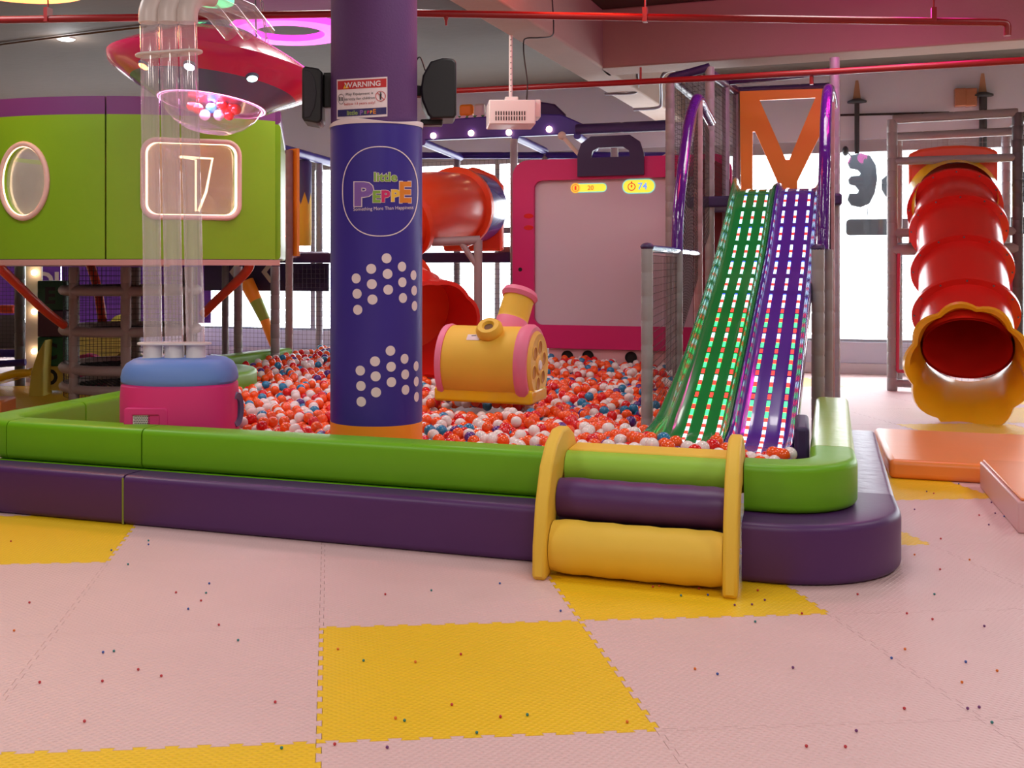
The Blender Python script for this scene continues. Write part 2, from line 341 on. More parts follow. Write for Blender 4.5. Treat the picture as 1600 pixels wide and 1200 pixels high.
for px, py, k in beads:
    nm = bead_cols[k][0]; o = bpy.data.objects.new('bead', bme[nm]); C.objects.link(o); o.location = gr(px, py)
    tag(o, 'tiny %s bead lying loose on the foam floor mats' % nm, 'bead', 'loose %s beads on the floor' % nm)

# ------------------------------------------------------------------ ball pit walls
def wallseg(name, path, wid, z0, z1, m, label, r=.035, group=None):
    mb = MB(); sweep(mb, path, wid, z0, z1, r); o = mb.build(name, m, None, smooth=50)
    return tag(o, label, 'padded wall' if 'wall' in name else 'padded step', group)
ZS, ZW = .262, .482
def arc(c, r, a0, a1, n=14): return [(c[0]+r*cos(R(a0+(a1-a0)*k/n)), c[1]+r*sin(R(a0+(a1-a0)*k/n))) for k in range(n+1)]
G, P = M['green'], M['purple']
gp = 5.205; pp = 5.0; gx = .16; px_ = .345
seamG = -3.41; seamP = -3.39; sL, sR = -1.10, -.235
wallseg('padded_wall', [(seamG+.004, gp), (sL-.004, gp)], .21, ZS, ZW, G, 'long lime green foam wall between left seam and the yellow roller step')
wallseg('padded_wall', [(-4.32, gp), (seamG-.004, gp)], .21, ZS, ZW, G, 'short lime green foam wall block before the pink tube machine')
wallseg('padded_wall', [(-4.326, gp)]+arc((-4.33, gp+.22), .22, 270, 180, 8)+[(-4.55, 6.0)], .21, ZS, ZW, G, 'lime green corner foam block at the left front of the ball pit')
wallseg('padded_wall', [(-4.55, 6.008), (-4.58, 7.6)], .21, .003, ZW, G, 'lime green foam wall running back along the left of the pit')
wallseg('padded_wall', [tuple(p[:2]) for p in smooth_path([(-4.58, 7.608, 0), (-4.57, 8.1, 0), (-4.62, 8.5, 0), (-4.85, 8.8, 0), (-5.2, 8.85, 0), (-5.4, 8.8, 0)], 6)], .21, .003, ZW, G, 'curved end of lime green foam wall bending left behind the tube machine')
wallseg('padded_wall', [tuple(p[:2]) for p in smooth_path([(-5.56, 9.5, 0), (-5.52, 9.9, 0), (-5.47, 10.4, 0), (-5.43, 10.9, 0)], 6)], .21, .003, ZW, G, 'farther lime green foam wall at the back left of the ball pit')
wallseg('padded_wall', [(sR+.004, gp)]+arc((-.12, gp+.28), .28, 270, 360)+[(gx, 5.75)], .21, ZS, ZW, G, 'rounded lime green corner foam block right of the roller step')
wallseg('padded_wall', [(gx, 5.758), (gx+.06, 7.95)], .21, .003, ZW, mat('green_vinyl_sheen', (168, 206, 92), .3, bump=.3, bscale=14), 'lime green foam wall with its sheen painted in leading back along the right side of slide')  # sheen on the wall top put into a paler green vinyl
wallseg('padded_step', [(-4.9, pp), (seamP-.006, pp)], .21, 0, ZS, P, 'purple foam step block at the far left of the front')
wallseg('padded_step', [(seamP+.006, pp), (sL-.004, pp)], .21, 0, ZS, P, 'long purple foam step between the left seam and roller step')
wallseg('padded_step', [(sR+.004, pp+.045)]+arc((-.12, pp+.465), .42, 270, 360)+[(px_-.045, 5.75)], .30, 0, ZS, P, 'rounded purple foam step around the right front corner')
wallseg('padded_step', [(px_, 5.758), (px_+.05, 8.0)], .21, 0, ZS-.005, mat('greyish_purple_vinyl', (122, 104, 142), .35, bump=.4, bscale=12), 'greyish purple foam step running back beside the orange mat')
# hidden risers under the green front wall
wallseg('padded_wall', [(-4.4, gp+.002), (sL-.004, gp+.002)], .20, 0, ZS-.004, G, 'lower green foam wall behind the purple step', r=.01)
tag(MB().tube([(seamP, 4.897, .005), (seamP, 4.895, .25)], .006, 6).build('piping_strip', mat('olive_piping', (130, 140, 50), .6)), 'olive piping strip at the seam of the purple step', 'piping')

# ------------------------------------------------------------------ roller step
t = thing('roller_step', 'yellow, purple and green foam roller step climbing into the pit', 'step', ((sL+sR)/2, 4.95, 0))
pan = [(4.64, 0), (4.75, 0), (4.80, .12), (4.90, .30), (5.02, .40), (5.33, .30), (5.34, .50), (5.28, .56), (5.16, .605), (5.02, .61), (4.88, .565), (4.77, .48), (4.68, .33), (4.63, .15), (4.62, .02)]
for xx in (sL+.03, sR-.03):
    mb = MB(); mx = Matrix(((0, 0, 1, xx-.03), (1, 0, 0, 0), (0, 1, 0, 0), (0, 0, 0, 1)))
    mb.prism(pan, 0, .06, mx); reloc(mb.build('side_panel', M['yellow'], bevel=.014, bseg=3), t)
def roller(name, b, z, r, m):
    n = 14; x0, x1 = sL+.063, sR-.063; pts = [(x0+(x1-x0)*k/n, b, z-.004*sin(pi*k/n)) for k in range(n+1)]; rs = [r*.93]+[r*(1+.02*sin(k*2.1)) for k in range(n-1)]+[r*.93]
    return reloc(MB().tube(pts, rs, 28).build(name, m, smooth=70), t)
roller('roller', 4.775, .124, .118, M['yellow']); roller('roller', 4.915, .312, .094, P)
reloc(MB().box((sL+.063, 4.90, .0), (sR-.063, 5.3, .27)).build('core', M['dpur']), t)
reloc(MB().tube([(sL+.063, 5.10, .415), (sR-.063, 5.10, .415)], .084, 24).build('green_pad', mat('lime_foam', (150, 200, 50), .55)), t)
reloc(MB().box((sL+.063, 5.10, .46), (sR-.063, 5.31, .508)).build('top_strip', M['yellow'], bevel=.015), t)

# ------------------------------------------------------------------ column with printed wrap
cc = at(588, 600, 6.15); CA, CB = cc.x, cc.y; RC = .262
t = thing('column', 'purple round column with printed wrap standing in the ball pit', 'column', (CA, CB, 0))
MB_ = MB().lathe([(0, .5), (RC, .5), (RC, 2.17), (0, 2.17)], 64, Matrix.Translation((CA, CB, 0))); 
reloc(MB_.build('wrap', mat('indigo_wrap_print', (58, 44, 142), .38, spec=.4, var=.04)), t)
reloc(MB().lathe([(0, 0), (RC+.001, 0), (RC+.001, .503), (0, .503)], 64, Matrix.Translation((CA, CB, 0))).build('orange_band', M['obord']), t)
UC = cw((584.5-CX)/F*6.15, 6.15); RU = .246
reloc(MB().lathe([(0, 2.165), (RU, 2.165), (RU, ZC), (0, ZC)], 64, Matrix.Translation((UC[0], UC[1], 0))).build('upper_shaft', mat('plum_paint', (92, 52, 108), .7, bump=.2, bscale=80, var=.05)), t)
mb = MB(); K = 60
for k in range(K+1):
    th = 2*pi*k/K; zt = 2.18+.012*sin(3*th+1)
    for (r, z) in ((RC+.004, 2.162), (RC+.006, zt), (RC-.004, zt+.004), (RC-.01, 2.17)): mb.v.append((CA+r*cos(th), CB+r*sin(th), z))
for k in range(K):
    for j in range(3): mb.f.append([k*4+j, (k+1)*4+j, (k+1)*4+j+1, k*4+j+1]); mb.m.append(0)
reloc(mb.build('wrap_edge', M['ink']), t)
def oncyl(px, py, cx_, cy_, r):
    d = at(px, py, 1.0)-Vector((0, 0, H)); A = d.x**2+d.y**2; B = -2*(d.x*cx_+d.y*cy_); Cc = cx_**2+cy_**2-r*r
    s_ = (-B-sqrt(max(0, B*B-4*A*Cc)))/(2*A); x, y = d.x*s_, d.y*s_
    return atan2(y-cy_, x-cx_), H+d.z*s_
def cylpt(th, z, r, c=(CA, CB)): return (c[0]+r*cos(th), c[1]+r*sin(th), z)
mb = MB()
dots = [(556.6, 435), (558, 459), (559, 484), (580, 420), (581, 444), (582, 468), (604, 403.6), (605.5, 428), (606.5, 452.6), (628, 416.6), (628.6, 441), (629.5, 465.6), (646, 430), (647, 454), (647.5, 478),
        (563, 579), (564, 603), (564.5, 627.6), (586, 564.6), (587, 588), (587.6, 613), (610, 548), (611, 573), (611.5, 597), (632, 560.6), (633, 585), (633.5, 609), (650, 572), (650.3, 596), (650.6, 620)]
for px, py in dots:
    th, z = oncyl(px, py, CA, CB, RC); r = .0275
    mb.add([cylpt(th, z, RC+.002)]+[cylpt(th+r*cos(2*pi*k/20)/RC, z+r*sin(2*pi*k/20), RC+.002) for k in range(20)], [(0, k+1, (k+1) % 20+1) for k in range(20)])
reloc(mb.build('dot_print', M['ink'], smooth=0), t)
# logo: ring and lettering in one print
mb = MB(); th0, z0 = oncyl(595.5, 299, CA, CB, RC); s_ = 6.0/F
def lp(px, py):                       # logo pixel offset -> wrap: direct ray onto the wrap
    return oncyl(px, py, CA, CB, RC)
n = 72; rw, rh = 57.5, 69
for k in range(n):
    q = []
    for kk in (k, k+1):
        for dr in (0, 1.6):
            a = 2*pi*kk/n; e = 2.35
            rr = 1/((abs(cos(a))**e+abs(sin(a))**e)**(1/e))
            th, z = lp(min(594+(rw+dr)*rr*cos(a)*1.0, 657), 299-(rh+dr)*rr*sin(a)); q.append(cylpt(th, z, RC+.0022))
    mb.add([q[0], q[1], q[3], q[2]], [(0, 1, 2, 3)], 0)
lcols = [M['ink'], mat('logo_green', (132, 170, 60), .5), mat('logo_violet', (128, 88, 170), .5), mat('logo_pink', (205, 30, 100), .5), mat('logo_yellow', (240, 190, 60), .5), mat('logo_orange', (225, 130, 30), .5)]
def put(s_, px, py, hpx, off, mi, lift, wx=1.0, rot=0):
    vs, fs = text2d(s_, hpx/ .70, off*hpx)
    o = len(mb.v); 
    for x, y in vs:
        x, y = x*cos(rot)-y*sin(rot), x*sin(rot)+y*cos(rot)
        th, z = lp(px+x*wx, py-y); mb.v.append(cylpt(th, z, RC+lift))
    for f in fs: mb.f.append([i+o for i in f]); mb.m.append(mi)
for (ch, x, y, h, mi, wx) in [('little', 602, 283, 13.5, 1, 1.05), ('P', 567, 320, 34, 2, 1.15), ('E', 588, 315.5, 17, 1, 1.0), ('P', 602, 315, 17, 3, 1.05), ('P', 617, 314, 17, 4, 1.05), ('E', 632, 315, 30, 5, .85)]:
    put(ch, x, y, h, .105 if len(ch) == 1 else .09, 0, .003, wx); put(ch, x, y, h, .065 if len(ch) == 1 else .04, mi, .004, wx)
put('Something More Than Happiness', 599, 328, 5.4, 0.0, 0, .003, .90, .03)
reloc(mb.build('logo_print', lcols, smooth=0), t)
# warning sign on upper shaft
sg = MB(); RW = RU+.003
def wp(px, py, lift=0.0): th, z = oncyl(px, py, UC[0], UC[1], RU); return cylpt(th, z, RW+lift, UC)
def wrect(x0, x1, yt, yb, mi, lift):  # y grows along the slant of the sticker
    n = 10
    for k in range(n):
        xa, xb = x0+(x1-x0)*k/n, x0+(x1-x0)*(k+1)/n
        sl = lambda x: -(x-527)*.058
        sg.add([wp(xa, yt+sl(xa), lift), wp(xb, yt+sl(xb), lift), wp(xb, yb+sl(xb), lift), wp(xa, yb+sl(xa), lift)], [(0, 1, 2, 3)], mi)
wrect(527, 605, 124.5, 186.5, 0, 0); wrect(528.5, 603.5, 127, 140.5, 1, .001); wrect(528.5, 603.5, 172, 183, 2, .001)
def wtext(s_, px, py, h, mi, off=0):
    vs, fs = text2d(s_, h/.7, off*h); o = len(sg.v)
    for x, y in vs: sg.v.append(wp(px+x, py-y-(px+x-527)*.058, .002))
    for f in fs: sg.f.append([i+o for i in f]); sg.m.append(mi)
wtext('WARNING', 567, 138, 8, 0, .03)
wtext('Play Equipment is', 562, 150.5, 4.2, 3); wtext('strictly for children', 562.5, 158, 4.2, 3); wtext('below 13 years only!', 562.5, 165.5, 4.0, 1)
wtext('little', 551, 181, 6.5, 5, .04); wtext('P', 565, 181.5, 7, 7, .06); wtext('E', 571, 180.5, 4.5, 5, .06); wtext('P', 575.5, 180.5, 4.5, 8, .06); wtext('P', 580, 180.5, 4.5, 4, .06); wtext('E', 585, 181, 7, 6, .04)
tri = [(537, 139), (546, 139), (541.5, 130)]
sg.add([wp(x, y-(x-527)*.058+.3, .002) for x, y in tri], [(0, 1, 2)], 4); sg.add([wp(x, y-(x-527)*.058+.3, .003) for x, y in [(541, 136.5), (542, 136.5), (542, 133), (541, 133)]], [(0, 1, 2, 3)], 3)
def wring(cx_, cy_, rx, ry, wd, mi):
    n = 24
    for k in range(n):
        a, b = 2*pi*k/n, 2*pi*(k+1)/n
        sg.add([wp(cx_+rx*cos(a), cy_+ry*sin(a), .002), wp(cx_+rx*cos(b), cy_+ry*sin(b), .002), wp(cx_+(rx-wd)*cos(b), cy_+(ry-wd)*sin(b), .002), wp(cx_+(rx-wd)*cos(a), cy_+(ry-wd)*sin(a), .002)], [(0, 1, 2, 3)], mi)
wring(594.5, 150.5, 8, 8.2, .9, 1); sg.add([wp(x, y, .003) for x, y in [(588.5, 145), (589.3, 144.3), (600.5, 156), (599.7, 156.7)]], [(0, 1, 2, 3)], 1)
sg.add([wp(x, y, .0025) for x, y in [(593, 147), (596, 147), (595.7, 151), (595.3, 156), (593.6, 156), (593.3, 151)]], [(0, 1, 2, 3, 4, 5)], 3)
sg.add([wp(594.5+1.3*cos(a), 145.6+1.3*sin(a), .0025) for a in [2*pi*k/8 for k in range(8)]], [tuple(range(8))], 3)
wring(534, 155, 5, 8, .6, 3)
for xx in (532, 535.6): sg.add([wp(x, y, .0025) for x, y in [(xx-.8, 152), (xx+.8, 152), (xx+.8, 158), (xx-.8, 158)]], [(0, 1, 2, 3)], 3)
so = sg.build('warning_sign', [M['ink'], mat('sign_red', (190, 30, 34), .4), mat('sign_navy', (44, 34, 96), .4), mat('sign_black', (34, 26, 30), .5), mat('sign_yellow', (240, 180, 50), .4), mat('sign_green', (140, 160, 90), .5), lcols[5], lcols[2], lcols[3]], smooth=0)
tag(so, 'white and red warning sticker on the upper purple column', 'sign')

# ------------------------------------------------------------------ speakers on the column
def speaker(name, outline, D, dp, label, conn):
    z = sum(p[1] for p in outline)/len(outline); cx_ = sum(p[0] for p in outline)/len(outline); c = at(cx_, z, D)
    t = thing(name, label, 'speaker', (c.x, c.y, c.z), rz=YAW)
    ol = [((x-cx_)/F*D, (z-y)/F*D) for x, y in outline]
    m4 = Matrix(((1, 0, 0, 0), (0, 0, 1, 0), (0, 1, 0, 0), (0, 0, 0, 1)))
    MB().prism(ol, -dp/2, dp/2, m4).build('cabinet', M['black'], t, bevel=.012)
    return t, c
tL, c1 = speaker('wall_speaker', [(475, 113), (480, 109), (500, 112), (506, 118), (506, 192), (500, 197), (478, 193), (475, 188)], 6.2, .24, 'black loudspeaker on the left side of the purple column', None)
MB().prism([((x-490)/F*6.2, (152-y)/F*6.2) for x, y in [(478, 114), (488, 116), (495, 128), (498, 150), (495, 172), (488, 187), (478, 189)]], -.125, .0, Matrix(((1, 0, 0, 0), (0, 0, 1, 0), (0, 1, 0, 0), (0, 0, 0, 1)))).build('grille', mat('speaker_grille', (38, 34, 42), .6), tL, bevel=.006)
MB().box((.06, -.03, -.06), (.125, .03, .14)).build('bracket', M['black'], tL, bevel=.005)
tR, c2 = speaker('wall_speaker', [(672, 102), (690, 97), (706, 98), (712, 103), (712, 184), (708, 189), (674, 190), (668, 184), (659, 162), (657, 145), (660, 124)], 6.3, .26, 'black loudspeaker with curved front right of the purple column', None)
MB().box((-.15, -.04, -.03), (-.07, .04, .03)).build('bracket', M['black'], tR, bevel=.005)
MB().tube(smooth_path([(-.07, 0, .12), (-.10, 0, .20), (-.125, .0, .17), (-.15, .02, .05), (-.155, .03, -.12)], 6), .004, 6).build('cable', M['black'], tR)
MB().box((-.10, -.05, -.20), (.03, .05, -.165)).build('mount_foot', M['black'], tR, bevel=.01)

# ------------------------------------------------------------------ ball tube machine
mc = at(282, 620, 6.42); t = thing('ball_tube_machine', 'pink and blue ball machine with three clear tubes rising from it', 'play machine', (mc.x, mc.y, 0), rz=YAW)
RM = .335
MB().lathe([(0, 0), (RM*.97, 0), (RM*.99, .1), (RM, .45), (RM*1.0, .62), (RM*.985, .685), (RM*.93, .70), (0, .70)], 64, pw=3.2, sy=.85).build('body', M['pink'], t)
MB().lathe([(0, .685), (RM*.95, .69), (RM*1.0, .71), (RM*1.0, .735), (RM*.975, .775), (RM*.91, .81), (RM*.80, .833), (RM*.5, .84), (0, .84)], 64, pw=2.8, sy=.85).build('top_ring', M['blue'], t)
fx = -.155; fy = -RM*.85
mb = MB(); o_ = rrect(.25, .2, .02); i_ = rrect(.15, .115, .008); k = len(o_)
def ringprism(mb, outer, inner, h0, h1, M4, mi=0):
    k = len(outer); vs = [(x, y, h) for h in (h0, h1) for x, y in outer]+[(x, y, h) for h in (h0, h1) for x, y in inner]; fs = []
    for i in range(k):
        j = (i+1) % k
        fs += [(i, j, k+j, k+i), (2*k+j, 2*k+i, 3*k+i, 3*k+j), (k+i, k+j, 3*k+j, 3*k+i), (j, i, 2*k+i, 2*k+j)]
    mb.add(vs, fs, mi, M4)
XZ = lambda x, y, z: Matrix(((1, 0, 0, x), (0, 0, -1, y), (0, 1, 0, z), (0, 0, 0, 1)))
ringprism(mb, o_, i_, -.02, .02, XZ(fx+.02, fy+.012, .475)); v = mb.build('vent_frame', M['pink'], t, bevel=.008)
mb = MB().box((fx-.056, fy+.004, .415), (fx+.096, fy+.012, .535), 0)
for ii in range(14):
    for jj in range(12):
        x = fx-.05+.01*ii+.005*(jj % 2)+.003; z = .418+.0098*jj; mb.add([(x+.0034*cos(a), fy+.003, z+.0034*sin(a)) for a in [2*pi*q/6 for q in range(6)]], [tuple(range(6))], 1)
mb.build('vent_grille', [M['ink'], M['black']], t, smooth=0)
mb = MB().lathe([(.03, .0), (.065, .0), (.08, .02), (.085, .045), (.08, .06), (.05, .05), (.045, .0)], 32, axm((RM-.045, 0, .53), (1, -.25, 0)), sy=1.25); mb.build('round_port', mat('slate_blue_plastic', (88, 96, 140), .4), t)
tubes = [(239, 233), (272.5, 263), (306, 293)]
tb = []
for bx, tx in tubes:
    p0 = at(bx, 552, 6.42); p1 = at(tx, 25, 6.42); tb.append((p0, p1))
inv = (Matrix.Translation(t.location) @ Matrix.Rotation(YAW, 4, 'Z')).inverted()
RT = .0535
for p0, p1 in tb:
    a, b = inv @ p0, inv @ p1
    a.z = .89; cup = MB().lathe([(RT+.004, .832), (RT+.012, .834), (RT+.004, .845), (RT+.004, .915), (RT+.014, .92), (RT+.014, .927), (RT, .927), (RT, .832)], 32, Matrix.Translation((a.x, a.y, 0)))
    cup.build('tube_cup', M['white'], t)
    MB().tube([a+(b-a)*k/10 for k in range(11)], RT, 36, cap=False).build('clear_tube', M['acrylic'], t)
a0, a2 = inv @ tb[0][0], inv @ tb[2][0]
def plate(z, mid, w_, h_, tilt, name, f=1.0):
    ol = rrect(w_, h_, h_/2-.001, 8); mb = MB(); mb.prism(ol, 0, .012, Matrix.Translation((mid[0], mid[1], z)) @ Matrix.Rotation(tilt, 4, 'Y')); mb.build(name, M['white'], t, bevel=.003)
plate(.915, ((a0.x+a2.x)/2, a0.y), .44, .15, 0, 'cup_plate')
b0, b2 = inv @ tb[0][1], inv @ tb[2][1]
plate(2.64, ((a0.x*.13+a2.x*.13+b0.x*.87+b2.x*.87)/2, a0.y), .40, .16, -.07, 'tube_collar')
for p0, p1 in tb:
    b = inv @ p1; z0 = b.z
    path = [(b.x, b.y, z0-.04), (b.x, b.y, z0+.02), (b.x+.012, b.y+.01, z0+.07), (b.x+.04, b.y+.03, z0+.115), (b.x+.08, b.y+.07, z0+.14), (b.x+.13, b.y+.12, z0+.145)]
    MB().tube(smooth_path(path, 5), RT+.008, 28).build('elbow', M['white'], t)
    MB().tube([(b.x+.13, b.y+.12, z0+.145), (b.x+.32, b.y+.30, z0+.10), (b.x+.42, b.y+.42, z0-.02)], RT, 28, cap=False).build('clear_branch', M['acrylic'], t)

# ------------------------------------------------------------------ hanging saucer
sc_ = at(338, 112, 7.9); t = thing('flying_saucer', 'pink and slate flying saucer hanging from the ceiling with clear dome', 'hanging decoration', tuple(sc_))
tilt = (Matrix.Rotation(YAW, 4, 'Z') @ Matrix.Rotation(R(7), 4, 'Y') @ Matrix.Rotation(R(-5), 4, 'X'))
k_ = 7.9/F
def L_(prof): return [(r*k_, z*k_) for r, z in prof]
hp = mat('saucer_pink', (232, 44, 108), .25, coat=.5); hs = mat('saucer_slate', (104, 108, 150), .25, coat=.5); hm = mat('saucer_mauve', (136, 70, 108), .3, coat=.4)
mb = MB(); pr = L_([(0, 62), (55, 61), (66, 54), (90, 44), (130, 24), (155, 9), (168, 0), (165, -8), (150, -18), (128, -30), (104, -42), (86, -52), (80, -54), (78, -50), (0, -48)])
mb.lathe(pr, 72, tilt, mis=[1, 1, 0, 0, 0, 0, 0, 0, 0, 1, 1, 2, 2, 2]); mb.build('hull', [hp, hs, hm], t, smooth=60)
mb = MB().lathe(L_([(79, -50), (78, -56), (70, -70), (56, -83), (36, -93), (15, -97), (.1, -98)]), 48, tilt); mb.build('clear_dome', M['bowl'], t, smooth=80)
mb = MB().lathe(L_([(79, -47), (84, -48), (84, -53), (79, -54)]), 48, tilt); mb.build('led_rim', glow('pink_led_rim', (255, 170, 230), 3.0), t)
for ang, m_ in ((-130, 'rlamp'), (-95, 'vlamp'), (-55, 'tlamp')):
    mm = {'rlamp': glow('amber_spot', (255, 150, 90), 8), 'vlamp': glow('white_spot', (235, 225, 255), 10), 'tlamp': glow('cyan_spot', (190, 255, 240), 9)}[m_]
    a = R(ang); nr = Vector((cos(a)*.42, sin(a)*.42, -.9)); p = tilt @ Vector((cos(a)*132*k_, sin(a)*132*k_, -29*k_))
    mb = MB().lathe([(0, .012), (.036, .012), (.045, .004), (.047, -.01)], 20, Matrix.Translation(p) @ (tilt.to_3x3() @ nr).to_track_quat('Z', 'Y').to_matrix().to_4x4(), mis=[0, 1, 1]); mb.build('spot_lamp', [mm, hs], t)
top = tilt @ Vector((55*k_, 0, 58*k_))
MB().tube([top, (top.x-.02, top.y, ZC-sc_.z-.01)], .006, 6).build('hanging_rod', M['black'], t)
mb = MB(); q = tilt @ Vector((75*k_, -20*k_, 52*k_)); 
for k in range(22):
    f = k/21; p = q.lerp(Vector((top.x-.05, top.y, ZC-sc_.z-.03)), f); m4 = Matrix.Translation(p) @ Matrix.Rotation(k*pi/2, 4, 'Z') @ Matrix.Rotation(pi/2, 4, 'X')
    mb.add(*(lambda: ([tuple(m4 @ Vector(((.012+.003*cos(b))*cos(a), (.028+.003*cos(b))*sin(a), .003*sin(b)))) for a in [2*pi*i/10 for i in range(10)] for b in [2*pi*j/4 for j in range(4)]], [(i*4+j, ((i+1) % 10)*4+j, ((i+1) % 10)*4+(j+1) % 4, i*4+(j+1) % 4) for i in range(10) for j in range(4)]))())
mb.build('chain', M['steel'], t)
area('saucer_glow', tuple(sc_+tilt @ Vector((0, 0, -50*k_))), .35, 12, (1, .45, .95))
BR = .036
bm1 = {}
for nm, m_ in (('orange', M['co']), ('red', M['cr']), ('white', M['cwht']), ('blue', M['cb']), ('purple', M['cp'])):
    mb = MB(); mb.sphere((0, 0, 0), BR, 28)
    o = mb.build('plastic_ball', m_, smooth=180); bm1[nm] = o.data; bpy.data.objects.remove(o)
for px, py, c in [(300, 166, 'red'), (309, 170, 'red'), (330, 169, 'blue'), (347, 163, 'red'), (354, 170, 'red'), (362, 166, 'red'), (369, 171, 'red'), (342, 180, 'white'), (320, 180, 'white'), (358, 180, 'red')]:
    o = bpy.data.objects.new('plastic_ball', bm1[c]); C.objects.link(o); o.location = at(px, py, 7.9+random.uniform(-.05, .05)); o.scale = (1.1,)*3
    tag(o, '%s plastic ball lying inside the clear dome of the saucer' % c, 'ball', '%s balls in the saucer dome' % c)

# ------------------------------------------------------------------ slides
PR = [(5.90, .375), (6.05, .385), (6.3, .43), (6.6, .545), (7.0, .71), (7.43, .885), (8.0, 1.13), (8.65, 1.41), (9.2, 1.70), (9.6, 1.93), (9.85, 2.05), (10.1, 2.075)]
PR = [(p.x, p.y) for p in smooth_path([(x, y, 0) for x, y in PR], 6)]
def slx(b, s_): return (-.735+.052*(b-6))+s_*.715        # s_ 0..1 across both lanes
def lane(name, s0, s1, m, label, lip0=.09, lip1=.05):
    t = thing(name, label, 'slide', (slx(6, (s0+s1)/2), 6.0, 0))
    w_ = s1-s0; cr = [(-.0, lip0), (.02, lip0+.01), (.045, lip0-.005), (.07, .05), (.11, .012), (.16, 0), (.33, -.002), (.5, 0), (.67, -.002), (.84, 0), (.89, .012), (.93, .04), (.96, lip1), (.985, lip1+.008), (1, lip1-.005)]
    mb = MB(); K = len(cr)
    for b, z in PR:
        for s_, h in cr: 
            fl = .05*max(0, 1-(b-5.9)/1.2)
            x = slx(b, s0+s_*w_)
            if s0 < .1 and s_ < .15: x -= fl*1.3*(1-s_/.15); 
            mb.v.append((x, b, z+h))
    n0 = len(mb.v)
    for b, z in PR:
        for s_, h in cr:
            fl = .05*max(0, 1-(b-5.9)/1.2); x = slx(b, s0+s_*w_)
            if s0 < .1 and s_ < .15: x -= fl*1.3*(1-s_/.15)
            mb.v.append((x, b+.006, z-.035 if b > 6.2 else z-.08))
    N = len(PR)
    for i in range(N-1):
        for k in range(K-1):
            mb.f.append([i*K+k, i*K+k+1, (i+1)*K+k+1, (i+1)*K+k]); mb.m.append(0)
            mb.f.append([n0+i*K+k, n0+(i+1)*K+k, n0+(i+1)*K+k+1, n0+i*K+k+1]); mb.m.append(0)
        for k in (0, K-1): mb.f.append([i*K+k, (i+1)*K+k, n0+(i+1)*K+k, n0+i*K+k]); mb.m.append(0)
    for i in (0, N-1):
        for k in range(K-1): mb.f.append([i*K+k, i*K+k+1, n0+i*K+k+1, n0+i*K+k]); mb.m.append(0)
    reloc(mb.build('slide_bed', m, smooth=60), t)
    # LED strips: dashes of white, red, green, blue light under clear covers
    for q in ((.33, .57, .81) if s0 < .1 else (.24, .50, .77)):
        lb = MB(); cov = MB(); s_ = s0+q*w_
        L = [0]
        for i in range(N-1): L.append(L[-1]+sqrt((PR[i+1][0]-PR[i][0])**2+(PR[i+1][1]-PR[i][1])**2))
        def P_(l):
            for i in range(N-1):
                if L[i+1] >= l or i == N-2:
                    f = (l-L[i])/(L[i+1]-L[i]); return PR[i][0]+f*(PR[i+1][0]-PR[i][0]), PR[i][1]+f*(PR[i+1][1]-PR[i][1])
        def seg(l0, l1, mi, hw=.0095, lift=.004):
            c0, c1 = P_(l0), P_(l1)
            lb.add([(slx(c0[0], s_)-hw, c0[0], c0[1]+lift), (slx(c0[0], s_)+hw, c0[0], c0[1]+lift), (slx(c1[0], s_)+hw, c1[0], c1[1]+lift), (slx(c1[0], s_)-hw, c1[0], c1[1]+lift)], [(0, 1, 2, 3)], mi)
        l = .05; k = 0
        while l < L[-1]-.30:
            low = l < .6; T = [(.05, 0), (.045, 1)] if low else ([(.075, 2), (.06, 1), (.07, 0 if k % 2 else 2), (.02, 4), (.06, 1), (.02, 4)] if l < 1.9 else [(.08, 0), (.05, 1), (.085, 0), (.02, 3 if k % 2 else 4), (.065, 4)])
            for dl, mi in T: seg(l, l+dl, mi); l += dl
            k += 1
        reloc(lb.build('led_strip', [M['wled'], M['rled'], M['gled'], M['bled'], m], smooth=0), t)
    return t
lane('slide', 0, .5, M['slg'], 'green fibreglass slide with glowing dashes down its bed', .10, .045)
lane('slide', .5, 1, M['slp'], 'purple fibreglass slide with glowing dashes beside the green one', .05, .075)
tag(MB().box((slx(6, 1)+.002, 5.82, .25), (slx(6, 1)+.075, 6.35, .56)).build('end_pad', M['dpur'], bevel=.02), 'dark purple pad at the foot of the purple slide', 'pad')

def post(x, y, z0, z1, r, m, rot=0): 
    return MB().tube([(x, y, z0), (x, y, (z0+z1)/2), (x, y, z1)], r, 14)
def wrapped(mb, p, q, r, n=14, pitch=.14):     # padded sleeve with shallow seams
    p, q = Vector(p), Vector(q); L = (q-p).length; k = max(2, int(L/pitch)); pts = []; rs = []
    for i in range(k):
        for f, rr in ((0, .93), (.06, 1), (.94, 1)): pts.append(p+(q-p)*((i+f)/k)); rs.append(r*rr)
    pts.append(q); rs.append(r*.93); mb.tube(pts, rs, n)
# slide tower and its net barriers: one frame
t = thing('slide_tower', 'netted slide tower with grey padded posts behind the twin slides', 'play structure', (-.2, 10.2, 0))
def part(name, mb, m, root, **k): return reloc(mb.build(name, m, **k), root)
tops = {}
for nm, px, D, py in (('P0', 1047, 9.9, 122), ('P4', 1109, 9.75, 105), ('P5', 1134, 10.6, 125), ('P6', 1151, 11.2, 142), ('PR', 1304, 9.55, 90), ('PS', 1306, 11.0, 125)):
    p = at(px, py, D); tops[nm] = p; mb = MB(); wrapped(mb, (p.x, p.y, 0.0), p, .042 if nm != 'P5' else .036); part('post', mb, M['grey'] if nm not in ('P5', 'PR') else mat('silver_grey_sleeve', (160, 158, 168), .35), t)
def bar(name, p, q, r, m, root=None, pitch=.3): mb = MB(); wrapped(mb, p, q, r, 12, pitch); return part(name, mb, m, root or t)
iz = 3.17
